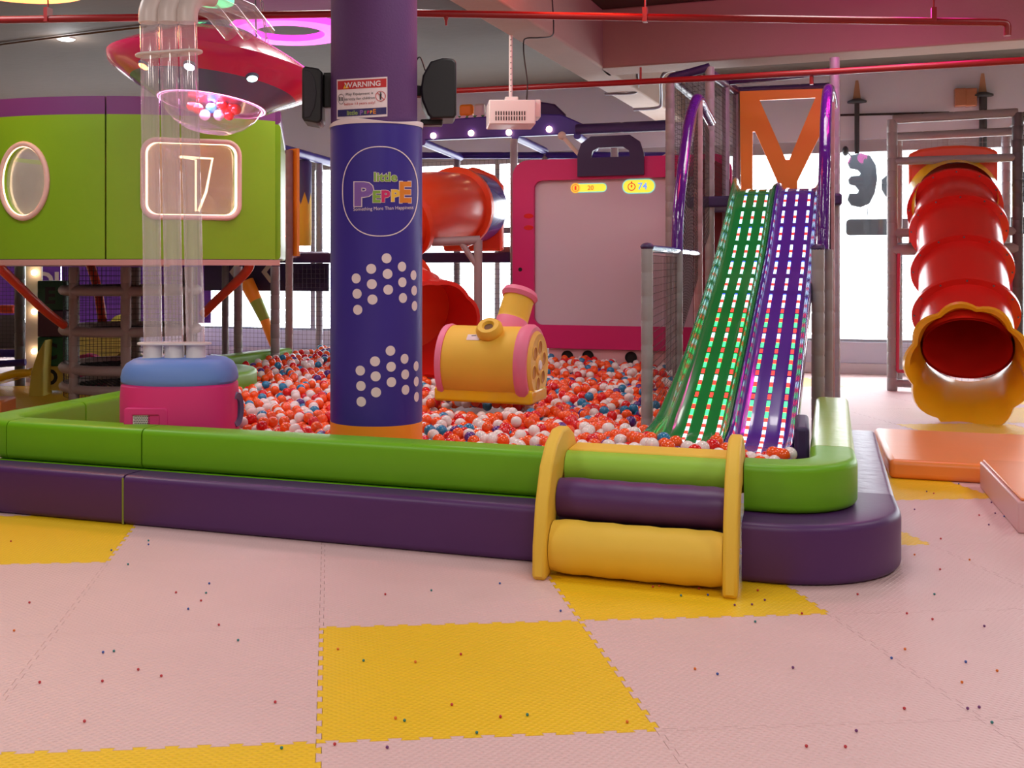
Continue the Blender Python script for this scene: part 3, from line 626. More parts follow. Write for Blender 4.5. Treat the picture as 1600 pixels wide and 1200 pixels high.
bar('top_bar', tops['P0'], tops['P4'], .04, M['dpur']); bar('top_bar', tops['P4']+Vector((0, 0, -.05)), tops['P6'], .04, M['purple']); bar('top_bar', tops['P6'], at(1300, 135, 11.0), .04, M['dpur']); bar('top_bar', tops['P5']+Vector((0, 0, -.02)), tops['PR']+Vector((0, 0, -.12)), .035, M['purple'])
p0b = tops['P0']+Vector((.1, 1.3, 0)); bar('top_bar', tops['P0'], p0b, .035, M['purple'])
# M shaped orange board
bM = 11.62
def pb(px, py): p = onb(px, py, bM); return (p.x, p.z)
A_ = [pb(1156, 143), pb(1290, 139), pb(1288, 300), pb(1158, 300)]
mbd = MB(); m4 = Matrix(((1, 0, 0, 0), (0, 0, 1, bM), (0, 1, 0, 0), (0, 0, 0, 1)))
def poly_holes(outer, holes, h, m4, m, name, root):
    cu = bpy.data.curves.new(name, 'CURVE'); cu.dimensions = '2D'; cu.fill_mode = 'BOTH'; cu.extrude = h/2
    for ring in [outer]+holes:
        s_ = cu.splines.new('POLY'); s_.points.add(len(ring)-1); s_.use_cyclic_u = True
        for i, (x, y) in enumerate(ring): s_.points[i].co = (x, y, 0, 1)
    o = bpy.data.objects.new(name, cu); C.objects.link(o); bpy.context.view_layer.update()
    me = bpy.data.meshes.new_from_object(o); bpy.data.objects.remove(o); bpy.data.curves.remove(cu)
    me.transform(m4); me.materials.clear(); me.materials.append(m); o = bpy.data.objects.new(name, me); C.objects.link(o)
    return reloc(o, root) if root else o
holes = [[pb(1187, 157), pb(1274, 153), pb(1233, 250), pb(1228, 250)], [pb(1176, 206), pb(1180, 206), pb(1214, 283), pb(1214, 298), pb(1176, 298)], [pb(1284, 206), pb(1287, 206), pb(1286, 298), pb(1246, 298), pb(1246, 283)]]
poly_holes(A_, holes, .05, m4, M['obord'], 'orange_board', t)
for hl in holes: 
    pass
# platform behind slide top
part('platform', MB().box((-.95, 10.02, 1.92), (.36, 11.6, 2.02)), M['dpur'], t, bevel=.02)
part('dark_panel', MB().prism([(x, y) for x, y in [(-.98, .1), (-.62, .1), (-.62, 2.2), (-.68, 2.38), (-.80, 2.45), (-.98, 2.45)]], 0, .04, Matrix(((1, 0, 0, 0), (0, 0, 1, 11.0), (0, 1, 0, 0), (0, 0, 0, 1)))), M['dmag'], t)
# side barriers
P1 = at(1011, 388, 6.65); P2 = at(1059, 392, 7.75); P3 = at(1091, 158, 8.9); P4 = at(1111, 190, 9.6)
for p, m_ in ((P1, M['grey']), (P2, M['grey']), (P3, mat('rosy_grey_sleeve', (168, 132, 134), .4))):
    mb = MB(); wrapped(mb, (p.x, p.y, 0), p, .036); part('barrier_post', mb, m_, t)
mb = MB(); wrapped(mb, P1, (P2.x, P2.y, P1.z), .026, 12, .5); wrapped(mb, (P2.x, P2.y, P1.z), (P3.x, P3.y, P1.z), .024, 12, .5); part('foil_rail', mb, M['irb'], t)
part('rail_cap', MB().sphere(P1+Vector((0, 0, .01)), .042, 12, sc=(1, 1, .6)), M['dpur'], t)
arcp = smooth_path([at(1058, 392, 7.8), at(1060, 330, 7.85), at(1067, 260, 8.05), at(1075, 200, 8.4), at(1083, 168, 8.7), P3+Vector((0, 0, .02)), at(1101, 172, 9.25), P4], 6)
part('foil_arch', MB().tube(arcp, .042, 16), M['iri'], t)
P2r = Vector((.16, 7.72, 1.50)); P3r = at(1294, 152, 8.9)
Q1 = at(1278, 388, 7.62); Q2 = at(1294, 390, 8.1); Q3 = at(1298, 160, 8.9)
for p, rr, m_ in ((Q1, .044, M['grey']), (Q2, .036, M['grey']), (Q3, .032, MATS['rosy_grey_sleeve'])):
    mb = MB(); wrapped(mb, (p.x, p.y, 0), p, rr); part('barrier_post', mb, m_, t)
mb = MB(); wrapped(mb, Q1, (Q3.x, Q3.y, Q1.z-.01), .026, 12, .5); part('foil_rail', mb, M['irb'], t)
part('rail_cap', MB().sphere(Q1+Vector((0, 0, .0)), .048, 12, sc=(1, 1, .7)), M['dpur'], t)
part('foil_arch', MB().tube(smooth_path([at(1286, 390, 7.9), at(1287, 320, 7.95), at(1289, 230, 8.1), at(1291, 170, 8.4), at(1294, 140, 8.7), at(1298, 146, 9.0), at(1301, 165, 9.4)], 6), .042, 16), M['iri'], t)
def netquad(c, m=None, sp=.045, r=.0018, root=None):          # bilinear net between four corners c00,c10,c11,c01
    c = [Vector(p) for p in c]; nu = max(2, int(((c[1]-c[0]).length+(c[2]-c[3]).length)/2/sp)); nv = max(2, int(((c[3]-c[0]).length+(c[2]-c[1]).length)/2/sp)); mb = MB()
    for i in range(nu+1): f = i/nu; mb.tube([c[0].lerp(c[1], f), c[3].lerp(c[2], f)], r, 3, cap=False)
    for j in range(nv+1): f = j/nv; mb.tube([c[0].lerp(c[3], f), c[1].lerp(c[2], f)], r, 3, cap=False)
    return part('net_panel', mb, m or M['net'], root or t, smooth=0)
def dn(p, z): return Vector((p.x, p.y, z))
netquad([dn(P1, .45), dn(P2, .6), dn(P2, 1.45), dn(P1, 1.45)]); netquad([dn(P2, .8), dn(P3, 1.3), P3+Vector((0, 0, -.05)), dn(P2, 1.5)])
netquad([dn(P3, 1.4), dn(tops['P4'], 1.7), dn(tops['P4'], 2.6), dn(P3, 2.7)]); netquad([dn(tops['P0'], 2.1), dn(tops['P4'], 2.1), tops['P4'], tops['P0']]); netquad([dn(tops['P0'], 2.1), dn(p0b, 2.1), p0b, tops['P0']])
netquad([dn(tops['P4'], 2.0), dn(tops['P6'], 2.0), tops['P6'], tops['P4']]); netquad([tops['P0'], tops['P4'], tops['P6']+Vector((0, .2, 0)), p0b]); netquad([dn(Q2, .5), dn(Q3, .5), Q3, dn(Q2, 1.5)])

# ------------------------------------------------------------------ big screen at the back of the pit
bS = 11.2
def ps(px, py): p = onb(px, py, bS); return (p.x, p.z)
m4 = Matrix(((1, 0, 0, 0), (0, 0, 1, bS), (0, 1, 0, 0), (0, 0, 0, 1)))
t = thing('projection_screen', 'big magenta screen shaped like a television at the back of pit', 'screen', (ps(950, 400)[0], bS, 0))
x0, z1 = ps(803, 252); x1 = -.62; z0 = ps(850, 543)[1]; zb = .15
out = [(x+(x0+x1)/2, z+(z0+z1)/2) for x, z in rrect(x1-x0, z1-z0, .17, 8)]
xi0, zi1 = ps(836, 283); zi0 = ps(836, 507)[1]; xi1 = x1-.17
inn = [(x+(xi0+xi1)/2, z+(zi0+zi1)/2) for x, z in rrect(xi1-xi0, zi1-zi0, .09, 8)]
poly_holes(out, [inn], .12, m4, M['magenta'], 'frame', t)
part('screen_surface', MB().box((xi0-.02, bS+.0, zi0-.02), (xi1+.02, bS+.05, zi1+.02)), M['screen'], t)
part('base_board', MB().box((ps(858, 545)[0], bS-.02, .1), (x1-.02, bS+.05, z0+.01)), mat('pale_pink_board', (226, 176, 182), .5), t)
for px in (888, 920, 987, 1012):
    p = ps(px, 556 if px < 950 else 558); part('round_hole', MB().lathe([(0, .0), (.055, .0), (.06, .012), (.06, .03)], 24, axm((p[0], bS-.03, p[1]), (0, -1, 0))), mat('hole_black', (30, 18, 20), .7), t)
x0h, z0h = ps(905, 277); x1h, z1h = ps(1008, 222); hw = (x1h-x0h); hc = (x0h+x1h)/2
oh = [(x0h, z0h), (x1h, z0h)]+[(hc+x, z0h+z) for x, z in [(hw/2, .22), (hw/2-.04, .34), (hw/2-.14, .41), (-hw/2+.14, .41), (-hw/2+.04, .34), (-hw/2, .22)]]
ih = [(hc-.20, z0h+.19), (hc+.20, z0h+.19), (hc+.19, z0h+.25), (hc+.13, z0h+.29), (hc-.12, z0h+.29), (hc-.18, z0h+.26)]
m5 = m4.copy(); m5.translation.y = bS-.08
poly_holes(oh, [ih], .05, m5, M['dpur'], 'handle_plate', t)
for (pa, pb_) in (((878, 212), (906, 243)), ((1050, 238), (1008, 262))):
    a, b = onb(*pa, bS-.02), onb(*pb_, bS); part('antenna', MB().tube([a, b], .022, 12).sphere(a, .045, 14), M['cream'], t)
for py in (338, 356):
    p = ps(828, py); part('red_mark', MB().lathe([(0, .0), (.05, .0), (.055, -.01)], 20, axm((p[0], bS-.065, p[1]), (0, -1, 0)), sy=.5), M['cr'], t)
p = ps(815, 421); part('bolt_hole', MB().lathe([(0, 0), (.02, 0), (.022, -.01)], 16, axm((p[0], bS-.065, p[1]), (0, -1, 0))), MATS['hole_black'], t)
# projected picture: score badges (light thrown by the projector)
py_ = glow('projected_yellow', (226, 232, 70), .75); pc = glow('projected_cyan', (140, 225, 215), .6); pr_ = glow('projected_red', (215, 80, 50), .6); pbl = glow('projected_blue', (120, 160, 250), .8); po = glow('projected_amber', (240, 190, 60), .75)
hud = MB()
def pill(cx_, cy_, w_, h_, mi, lift):
    c = ps(cx_, cy_); k = 11.5/F; hud.prism([(c[0]+x, c[1]+y) for x, y in rrect(w_*k, h_*k, h_*k*.48, 6)], -lift, -lift+.001, m4, mi)
pill(923, 293.5, 49, 14, 1, .004); pill(923, 293.5, 47, 11.5, 0, .006); pill(998, 291, 49, 22, 1, .004); pill(998, 291, 46, 19, 0, .006); pill(899.5, 294, 15, 15, 4, .008); pill(899.5, 294, 11, 11, 2, .009); pill(899.5, 294, 9.4, 9.4, 4, .010); pill(899.5, 294, 3, 6, 2, .011)
pill(987, 292, 12, 12, 2, .008); pill(987, 292, 9, 9, 0, .009); pill(987, 285, 2.5, 3, 2, .009); pill(987, 291, 1.5, 4, 2, .010)
def htext(s_, px, py, h, mi, off):
    vs, fs = text2d(s_, h/.7*11.5/F, off); c = ps(px, py); o = len(hud.v)
    for x, y in vs: hud.v.append((c[0]+x, bS-.010, c[1]+y))
    for f in fs: hud.f.append([i+o for i in f]); hud.m.append(mi)
htext('20', 923, 297, 7, 2, .001); htext('74', 1004, 296, 10, 3, .002)
part('projected_badges', hud, [py_, pc, pr_, pbl, po], t, smooth=0)

# ------------------------------------------------------------------ projector
pc0 = at(801, 178, 9.4); t = thing('projector', 'white ceiling projector hanging on a perforated pole', 'projector', tuple(pc0), rz=YAW)
k = 9.4/F
MB().box((-39*k, -.16, -20*k), (33*k, .2, 18*k)).build('case', M['white'], t, bevel=.012)
mb = MB()
for j in range(2):
    for i in range(12): mb.box(((-29+i*4)*k, -.163, (-14+j*8)*k), ((-27.3+i*4)*k, -.158, (-8+j*8)*k))
mb.build('vent_slots', M['black'], t, smooth=0)
MB().box((33*k, -.10, -8*k), (42*k, .12, 20*k)).build('lens_hood', M['white'], t, bevel=.01)
MB().box((-12*k, -.05, 18*k), (8*k, .08, 26*k)).build('mount_plate', M['white'], t, bevel=.008)
top = (ZB-pc0.z); mb = MB(); mb.tube([(-3*k, 0, 24*k), (-3*k, 0, top)], .016, 16); po_ = mb.build('pole', M['white'], t)
mb = MB()
for i in range(12): mb.lathe([(0, 0), (.005, 0), (.006, -.003)], 8, axm((-3*k, -.0165, 24*k+.06+i*.05), (0, -1, 0)))
mb.build('pole_holes', M['black'], t)
cbp = [at(822, 166, 9.4), at(824, 130, 9.4), at(819, 90, 9.4), at(818, 68, 9.35), at(822, 60, 9.3), at(842, 59, 9.2), at(862, 56, 9.0), at(865, 40, 8.9), at(863, 0, 8.8), at(863, -20, 8.8)]
tag(MB().tube(smooth_path(cbp, 6), .006, 8).build('power_cable', M['black']), 'thin black cable running from ceiling beam down to the projector', 'cable')

# ------------------------------------------------------------------ bubble cannon in the pit
cn = at(767, 568, 7.7); t = thing('toy_cannon', 'yellow barrel shaped ball cannon with pink rims in the pit', 'play machine', (cn.x, cn.y, .33))
ax = Vector((cos(R(-24)), sin(R(-24)), 0)); k = 7.7/F   # axis points right and toward the viewer
ax = Vector(((cs*.93+sn*.38), (sn*.93-cs*.38), 0)).normalized()
cc0 = Vector((cn.x, cn.y, cn.z))
m4 = axm(cc0, ax); RB = .268
part('barrel', MB().lathe([(0, -.31), (RB*.96, -.30), (RB, -.28), (RB, .26), (0, .26)], 48, m4), M['yellow'], t)
part('rim_ring', MB().lathe([(RB-.03, -.33), (RB+.006, -.33), (RB+.012, -.30), (RB+.006, -.285), (RB-.03, -.285)], 48, m4), M['lpink'], t)
part('rim_ring', MB().lathe([(0, .26), (RB+.005, .245), (RB+.018, .27), (RB+.018, .31), (RB, .335), (RB-.04, .335), (RB-.05, .31), (0, .31)], 48, m4), M['lpink'], t)
wh = MB(); wh.lathe([(0, .30), (.235, .30), (.24, .34), (.22, .36), (.19, .352), (.07, .352), (.06, .362), (0, .362)], 40, m4)
wheel = part('wheel', wh, mat('pale_yellow_foam', (240, 196, 90), .55), t)
for q in range(6):
    a = 2*pi*q/6+.3; part('wheel_hole', MB().lathe([(0, .354), (.038, .354), (.043, .358), (.05, .353)], 20, m4 @ Matrix.Translation((.13*cos(a), .13*sin(a), 0)), mis=[0, 0, 1][:3]), [mat('ochre_recess', (186, 122, 36), .6), MATS['pale_yellow_foam']], t)
part('hub_cap', MB().lathe([(0, .372), (.03, .37), (.04, .36)], 20, m4), M['white'], t)
f0 = at(800, 522, 7.75); f1 = at(820, 446, 7.75)
f1 = at(812, 462, 7.85); f0 = at(795, 520, 7.75); dd = (f1-f0)
part('funnel', MB().lathe([(0, 0), (.118, 0), (.116, dd.length*.42), (.114, dd.length*.43), (.112, dd.length*.5), (.112, dd.length*1.1), (0, dd.length*1.1)], 36, axm(f0-dd*.1, dd*1), mis=[1, 1, 1, 0, 0, 0]), [M['yellow'], M['lpink']], t)
mb = MB(); mm = axm(f1, dd); mb.lathe([(.09, -.02), (.12, -.03), (.135, 0), (.12, .035), (.09, .04), (.08, 0), (.09, -.02)], 36, mm); part('funnel_lip', mb, M['lpink'], t)
fp = at(765, 516, 7.55); mb = MB(); mb.lathe([(.03, -.03), (.03, .03), (.045, .05), (.075, .05), (.095, .02), (.095, -.01), (.07, -.04)], 32, axm(fp, (Vector((-.05, -.65, .75)))), mis=None); part('filler_ring', mb, M['yellow'], t)
part('filler_hole', MB().lathe([(0, .032), (.034, .032)], 20, axm(fp, (Vector((-.05, -.65, .75))))), mat('brown_recess', (110, 76, 40), .7), t)
up = Vector((0, 0, 1)); fr_ = ax.cross(up)      # toward viewer
if fr_.y > 0: fr_ = -fr_
def onb_(s_, ang, lift=.002): return cc0+ax*s_+(fr_*cos(ang)+up*sin(ang))*(RB+lift)
st_ = MB(); N = 4
for i in range(N): st_.add([onb_(-.115, .72+i*.05), onb_(-.02, .72+i*.05), onb_(-.02, .77+i*.05), onb_(-.115, .77+i*.05)], [(0, 1, 2, 3)], 0)
st_.add([onb_(-.085, .86, .004), onb_(-.05, .87, .004), onb_(-.05, .89, .004), onb_(-.085, .88, .004)], [(0, 1, 2, 3)], 1)
part('notice_label', st_, [M['ink'], MATS['sign_black']], t, smooth=0)
part('base_plate', MB().box((-.36, -.2, -.26), (.36, .2, -.16), M4=Matrix.Translation(cc0) @ Matrix.Rotation(atan2(ax.y, ax.x), 4, 'Z')), M['ypl'], t, bevel=.02)

# ------------------------------------------------------------------ twisting tube slide behind the column
t = thing('tube_slide', 'orange red tube slide bending behind the printed column', 'slide', tuple(dn(at(700, 560, 9.6), 0)))
pw_ = 11.75
def pq(px, py): p = onb(px, py, pw_); return (p.x, p.z)
xa, za = pq(692, 262); xb, zb_ = pq(784, 392)
arcs = [(xa, zb_), (xb, zb_), (xb, za-.22), (xb-.10, za-.10), (xb-.28, za-.02), ((xa+xb)/2, za), (xa+.28, za-.02), (xa+.1, za-.08), (xa, za-.2)]
part('entry_panel', MB().prism(arcs, 0, .12, Matrix(((1, 0, 0, 0), (0, 0, 1, pw_), (0, 1, 0, 0), (0, 0, 0, 1)))), M['orred'], t, bevel=.03)
cpt = at(738, 330, 12.0); TR = .40
pth = smooth_path([at(740, 325, 12.25), at(712, 325, 11.75), at(665, 327, 11.2), at(625, 338, 10.9), at(600, 362, 10.8), at(588, 400, 10.7), at(594, 440, 10.4), at(618, 466, 10.0), at(650, 492, 9.7)], 6)
part('purple_tube', MB().tube(pth[:7], TR*1.0, 40), mat('purple_plastic', (70, 52, 140), .25, coat=.4), t)
part('tube_section', MB().tube(pth[6:], TR-.015, 40), M['orred'], t)
for i in (6, 18, 30, 40):
    if i < len(pth)-1:
        d = pth[i+1]-pth[i]; part('flange', MB().lathe([(TR-.02, -.03), (TR+.045, -.03), (TR+.045, .03), (TR-.02, .03)], 40, axm(pth[i], d)), M['orred'], t)
d = Vector(at(700, 540, 9.0)-pth[-1]).normalized()
def lob(i, th): return .05*abs(sin(4*th))*(1 if i in (2, 3, 4) else 0)
part('flared_mouth', MB().lathe([(TR, -.1), (TR*.98, .1), (TR*1.08, .35), (TR*1.10, .40), (TR*1.02, .41), (TR*.88, .1), (TR*.86, -.1)], 48, axm(pth[-1], d), lobes=lob), M['red'], t)
sp = dn(at(747, 378, 10.9), 0)
mb = MB(); tp_ = H+(CY-375)/F*10.9; mb.tube([sp, dn(sp, tp_)], .045, 12); mb.tube([dn(at(750, 378, 10.9), tp_), dn(at(675, 378, 10.9), tp_-.02)], .045, 12); mb.tube([dn(at(718, 378, 10.9), tp_), dn(sp, tp_-.28)], .03, 12); part('support_bracket', mb, mat('rosy_steel', (168, 148, 150), .4), t)

# ------------------------------------------------------------------ right hand tube slide with its tower
t = thing('tube_slide', 'red spiral-free tube slide with yellow petal mouth at right', 'slide', tuple(dn(at(1510, 640, 9.9), 0)))
t['label'] = 'straight red tube slide with yellow scalloped mouth at the right'
bP = onb(1490, 300, 12.6).y; bP = 13.35
def pr2(px, py): p = onb(px, py, bP); return (p.x, p.z)
xa, za = pr2(1420, 240); xb, zb_ = pr2(1560, 384); w_ = xb-xa
zt = pr2(1490, 227)[1]
arcs = [(xa, zb_), (xb, zb_), (xb, za), (xb-.12, za+.05), (xb-.35, zt), (xa+.35, zt), (xa+.12, za+.05), (xa, za)]
part('entry_panel', MB().prism(arcs, 0, .14, Matrix(((1, 0, 0, 0), (0, 0, 1, bP), (0, 1, 0, 0), (0, 0, 0, 1)))), M['orred'], t, bevel=.035)
TR = .425
top_ = at(1489, 313, 12.35); mid1 = at(1497, 350, 11.9); end_ = at(1511, 545, 10.25)
part('yellow_collar', MB().lathe([(TR-.02, -.08), (TR+.05, -.08), (TR+.05, .0), (TR-.02, .25)], 48, axm(at(1489, 312, 12.0), Vector((0, -1, -.05)))), M['ypl'], t)
pth = smooth_path([at(1490, 318, 12.04), at(1491, 326, 11.9), at(1496, 352, 11.6), at(1501, 405, 11.2), at(1506, 460, 10.8), at(1510, 520, 10.4), at(1511, 545, 10.25)], 6)
part('tube_section', MB().tube(pth, TR*.96, 48, cap=False), M['red'], t)
part('tube_lining', MB().tube(pth, TR*.90, 40, cap=False), M['red'], t)
for i in (6, 13, 20, 27):
    d = pth[i+1]-pth[i]; part('flange', MB().lathe([(TR-.03, -.022), (TR+.055, -.022), (TR+.055, .022), (TR-.03, .022)], 48, axm(pth[i], d)), M['red'], t)
    bl = MB(); m4 = axm(pth[i], d)
    for q in range(12): a = 2*pi*q/12; bl.add([], [], 0); bl.sphere(m4 @ Vector((cos(a)*(TR+.03), sin(a)*(TR+.03), .028)), .010, 6)
    part('bolts', bl, M['dgrey'], t)
d = (at(1511, 572, 9.75)-pth[-1]).normalized()
def lob(i, th): return (.10*abs(sin(4.5*th))-.02)*({0: .0, 1: .2, 2: .6, 3: 1, 4: 1, 5: .8, 6: .3}.get(i, 0))
LEN = .95
# scooped mouth: upper rim short, lower lip long
mb = MB(); n = 72; prof = [(-.10, TR*.985), (.10, TR*1.03), (.28, TR*1.07), (.42, TR*1.14), (.45, TR*1.10), (.42, TR*1.02), (.2, TR*.95), (-.10, TR*.915)]
m4 = axm(pth[-1], d)
for i, (f, r) in enumerate(prof):
    for k in range(n):
        th = 2*pi*k/n; low = (1-sin(th))/2         # local y points up
        ln = .55+1.55*low; rr = r*(1+lob(i if i < 7 else 9, th)); mb.v.append(tuple(m4 @ Vector((rr*cos(th)*1.02, rr*sin(th), f*ln))))
for i in range(len(prof)-1):
    for k in range(n): mb.f.append([i*n+k, i*n+(k+1) % n, (i+1)*n+(k+1) % n, (i+1)*n+k]); mb.m.append(0)
part('flared_mouth', mb, mat('mustard_plastic', (232, 172, 24), .28, coat=.3), t)
# tower
t = thing('slide_platform', 'grey padded tower frame behind the red tube slide at right', 'play structure', tuple(dn(at(1490, 600, 13), 0)))
bF = 13.2
def pf(px, py, b=bF): return onb(px, py, b)
def frame_post(px, py, b, r=.05, m=M['grey']):
    p = pf(px, py, b); mb = MB(); wrapped(mb, dn(p, 0), p, r); part('post', mb, m, t); return p
L1 = frame_post(1394, 187, bF, .055); R1 = frame_post(1590, 176, bF, .055, M['dgrey'])
L2 = frame_post(1404, 210, bF+1.3, .045); R2 = frame_post(1572, 210, bF+1.3, .05, MATS['silver_grey_sleeve'])
for y in (190,): bar('top_bar', L1, R1, .05, M['grey'])
bar('top_bar', pf(1394, 214, bF+.4), pf(1590, 205, bF+.4), .048, M['grey'])
bar('cross_bar', pf(1394, 252), pf(1590, 246), .045, M['grey']); bar('cross_bar', pf(1394, 364), pf(1590, 361), .05, M['grey']); bar('cross_bar', pf(1394, 390), pf(1590, 388), .065, M['grey']); bar('cross_bar', pf(1392, 598), pf(1430, 600), .045, M['grey'])
bar('top_bar', pf(1600, 182, bF), pf(1580, 205, bF+.8), .05, M['grey'])
part('deck', MB().box((L1.x+.05, bF+.06, 1.56), (R1.x-.05, bF+1.3, 1.66)), M['dpur'], t, bevel=.02)
netquad([pf(1404, 215, bF+1.0), pf(1580, 212, bF+1.0), pf(1580, 250, bF+1.0), pf(1404, 250, bF+1.0)], M['wnet'], .06, root=t)
netquad([pf(1400, 395), pf(1590, 395), pf(1590, 595), pf(1400, 595)], M['wnet'], .06, root=t)
rf = mat('raspberry_frame', (196, 60, 90), .5)
bar('red_edge', pf(1404, 396, bF-.03), pf(1402, 580, bF-.03), .02, rf); bar('red_edge', pf(1402, 580, bF-.03), pf(1430, 580, bF-.03), .02, rf); bar('red_edge', pf(1580, 396, bF-.03), pf(1578, 560, bF-.03), .02, rf)
# black netted side
netquad([R1+Vector((.05, -.02, 0)), R1+Vector((.35, -.3, 0)), dn(R1, 0)+Vector((.35, -.3, 0)), dn(R1, 0)+Vector((.05, -.02, 0))], None, .05, .004, root=t)

# ------------------------------------------------------------------ mats and block at the right
tag(MB().box((.56, 7.65, 0), (3.6, 9.15, .125)).build('landing_mat', M['orange'], bevel=.035, bseg=4), 'shiny orange landing mat below the red tube slide', 'mat')
t = thing('foam_block', 'pink sided foam block with orange top at right frame edge', 'foam block', (1.7, 6.9, 0))
part('block_body', MB().box((1.07, 6.28, 0), (2.4, 7.52, .165)), mat('pale_pink_vinyl', (226, 178, 180), .4), t, bevel=.01)
part('block_top', MB().box((1.085, 6.295, .166), (2.385, 7.505, .18)), mat('peach_orange_vinyl', (240, 140, 70), .35), t, bevel=.006)

# ------------------------------------------------------------------ round cabin on stilts
CC = cw(-2.5, 10.9); RCAB = 2.3; zc0, zc1 = 1.445, 2.745
t = thing('round_cabin', 'raised round green cabin with glowing windows at the upper left', 'play house', (CC[0], CC[1], zc0))
def cabang(px): 
    d = at(px, 300, 1.0); A = d.x**2+d.y**2; B = -2*(d.x*CC[0]+d.y*CC[1]); c_ = CC[0]**2+CC[1]**2-RCAB**2
    s_ = (-B-sqrt(B*B-4*A*c_))/(2*A); return atan2(d.y*s_-CC[1], d.x*s_-CC[0]), sqrt(A)*s_, s_
aR = cabang(432)[0]; aL = aR-R(175) if False else None
def cabz(px, py): s_ = cabang(px)[2]; return H+(CY-py)/F*s_
th_seam, th_r = cabang(165)[0], cabang(430)[0]
def arcseg(a0, a1, z0, z1, ro, ri, n=40):
    mb = MB()
    for k in range(n+1):
        th = a0+(a1-a0)*k/n
        for r, z in ((ro, z0), (ro, z1), (ri, z1), (ri, z0)): mb.v.append((CC[0]+r*cos(th), CC[1]+r*sin(th), z))
    for k in range(n):
        for j in range(4): mb.f.append([k*4+j, (k+1)*4+j, (k+1)*4+(j+1) % 4, k*4+(j+1) % 4]); mb.m.append(0)
    mb.f += [[0, 1, 2, 3], [n*4+3, n*4+2, n*4+1, n*4]]; mb.m += [0, 0]; return mb
zg = 2.60
cutters = []
def winring(pxs): pass
def shape_round(): 
    th, _, s_ = cabang(37); z = cabz(37, 283); 
    return th, z, [(.205*cos(a), .285*sin(a)) for a in [2*pi*k/40 for k in range(40)]]
def shape_rect():
    th, _, s_ = cabang(300); z = cabz(300, 280); w_ = abs(cabang(368)[0]-cabang(228)[0])*RCAB; h_ = cabz(300, 222)-cabz(300, 336)
    return th, z, rrect(w_, h_, .10, 6)
wins = [shape_round(), shape_rect()]
def wrapped_prism(th, z, ol, r0, r1):
    n = len(ol); mb = MB()
    for r in (r0, r1):
        for x, y in ol: mb.v.append((CC[0]+r*cos(th+x/RCAB), CC[1]+r*sin(th+x/RCAB), z+y))
    mb.f = [list(range(n))[::-1], list(range(n, 2*n))]+[[i, (i+1) % n, n+(i+1) % n, n+i] for i in range(n)]; mb.m = [0]*len(mb.f); return mb
def cab_panel(name, a0, a1, z0, z1, m, wi):
    o = arcseg(a0, a1, z0, z1, RCAB, RCAB-.08).build(name, m, smooth=40)
    if wi is not None:
        th, z, ol = wins[wi]; c = wrapped_prism(th, z, ol, RCAB-.2, RCAB+.1).build('cutter', m)
        b = o.modifiers.new('b', 'BOOLEAN'); b.object = c; b.operation = 'DIFFERENCE'; b.solver = 'EXACT'
        bpy.context.view_layer.update(); dg = bpy.context.evaluated_depsgraph_get(); me = bpy.data.meshes.new_from_object(o.evaluated_get(dg)); o.modifiers.clear(); o.data = me; bpy.data.objects.remove(c)
        me.shade_smooth(); me.set_sharp_from_angle(angle=R(40))
    reloc(o, t); return o
cg = vinyl('cabin_green_vinyl', (132, 178, 28)); cpv = vinyl('cabin_purple_vinyl', (118, 58, 120))
g_ = .003
a_l = th_seam-R(48)
cab_panel('wall_panel', a_l, th_seam-g_, zc0, zg, cg, 0); cab_panel('wall_panel', th_seam+g_, th_r, zc0, zg, cg, 1); 
pe = Vector((CC[0]+(RCAB-.04)*cos(th_r+.012), CC[1]+(RCAB-.04)*sin(th_r+.012), 0)); pf_ = at(440, 300, 11.2)
for nm_, za_, zb2_, m__ in (('wall_panel', zc0, zg-.02, cg), ('top_band', zg-.018, zc1-.03, cpv)):
    mb = MB(); sweep(mb, [pe[:2], pe.lerp(pf_, .05)[:2], pe.lerp(pf_, .5)[:2], pf_[:2]], .08, za_, zb2_, .03); part(nm_, mb, m__, t)
cab_panel('wall_panel', a_l-R(120), a_l-g_, zc0, zg, cg, None)
cab_panel('top_band', a_l, th_seam-g_, zg, zc1, cpv, None); cab_panel('top_band', th_seam+g_, th_r, zg, zc1, cpv, None); 
cab_panel('base_ring', a_l-R(120), th_r+.02, zc0-.05, zc0-.004, mat('rosy_ring_paint', (200, 150, 140), .5), None)
part('cabin_floor', MB().prism([((RCAB-.1)*cos(a_l-R(120)+(th_r+R(120)-a_l)*k/40), (RCAB-.1)*sin(a_l-R(120)+(th_r+R(120)-a_l)*k/40)) for k in range(41)]+[(pf_.x-CC[0]-.1, pf_.y-CC[1])], zc0-.03, zc0+.02, Matrix.Translation((CC[0], CC[1], 0))), M['dpur'], t)
frp = mat('blush_window_trim', (236, 196, 184), .5)
for wi, (th, z, ol) in enumerate(wins):
    def ring(sc, r): return [Vector((CC[0]+r*cos(th+x*sc[0]/RCAB), CC[1]+r*sin(th+x*sc[0]/RCAB), z+y*sc[1])) for x, y in ol]
    wf_ = part('window_trim', MB().tube(ring((1.07, 1.05), RCAB+.008), .022, 10, close=True), frp, t)
    nr_ = MB().tube(ring((1.0, 1.0), RCAB+.004), .011, 8, close=True).build('neon_tube', M['led']); nr_.parent = wf_; nr_.matrix_parent_inverse = Matrix.Translation(t.location).inverted() @ Matrix.Identity(4)
    nr_.matrix_parent_inverse = (Matrix.Translation(t.location) @ wf_.matrix_parent_inverse).inverted() if False else Matrix.Identity(4)
    part('window_pane', wrapped_prism(th, z, [(x*1.0, y*1.0) for x, y in ol], RCAB-.05, RCAB-.042), glassmat('cabin_window_acrylic_%d' % wi, (.95, .95, .93), .06, .12, .12), t, smooth=0)
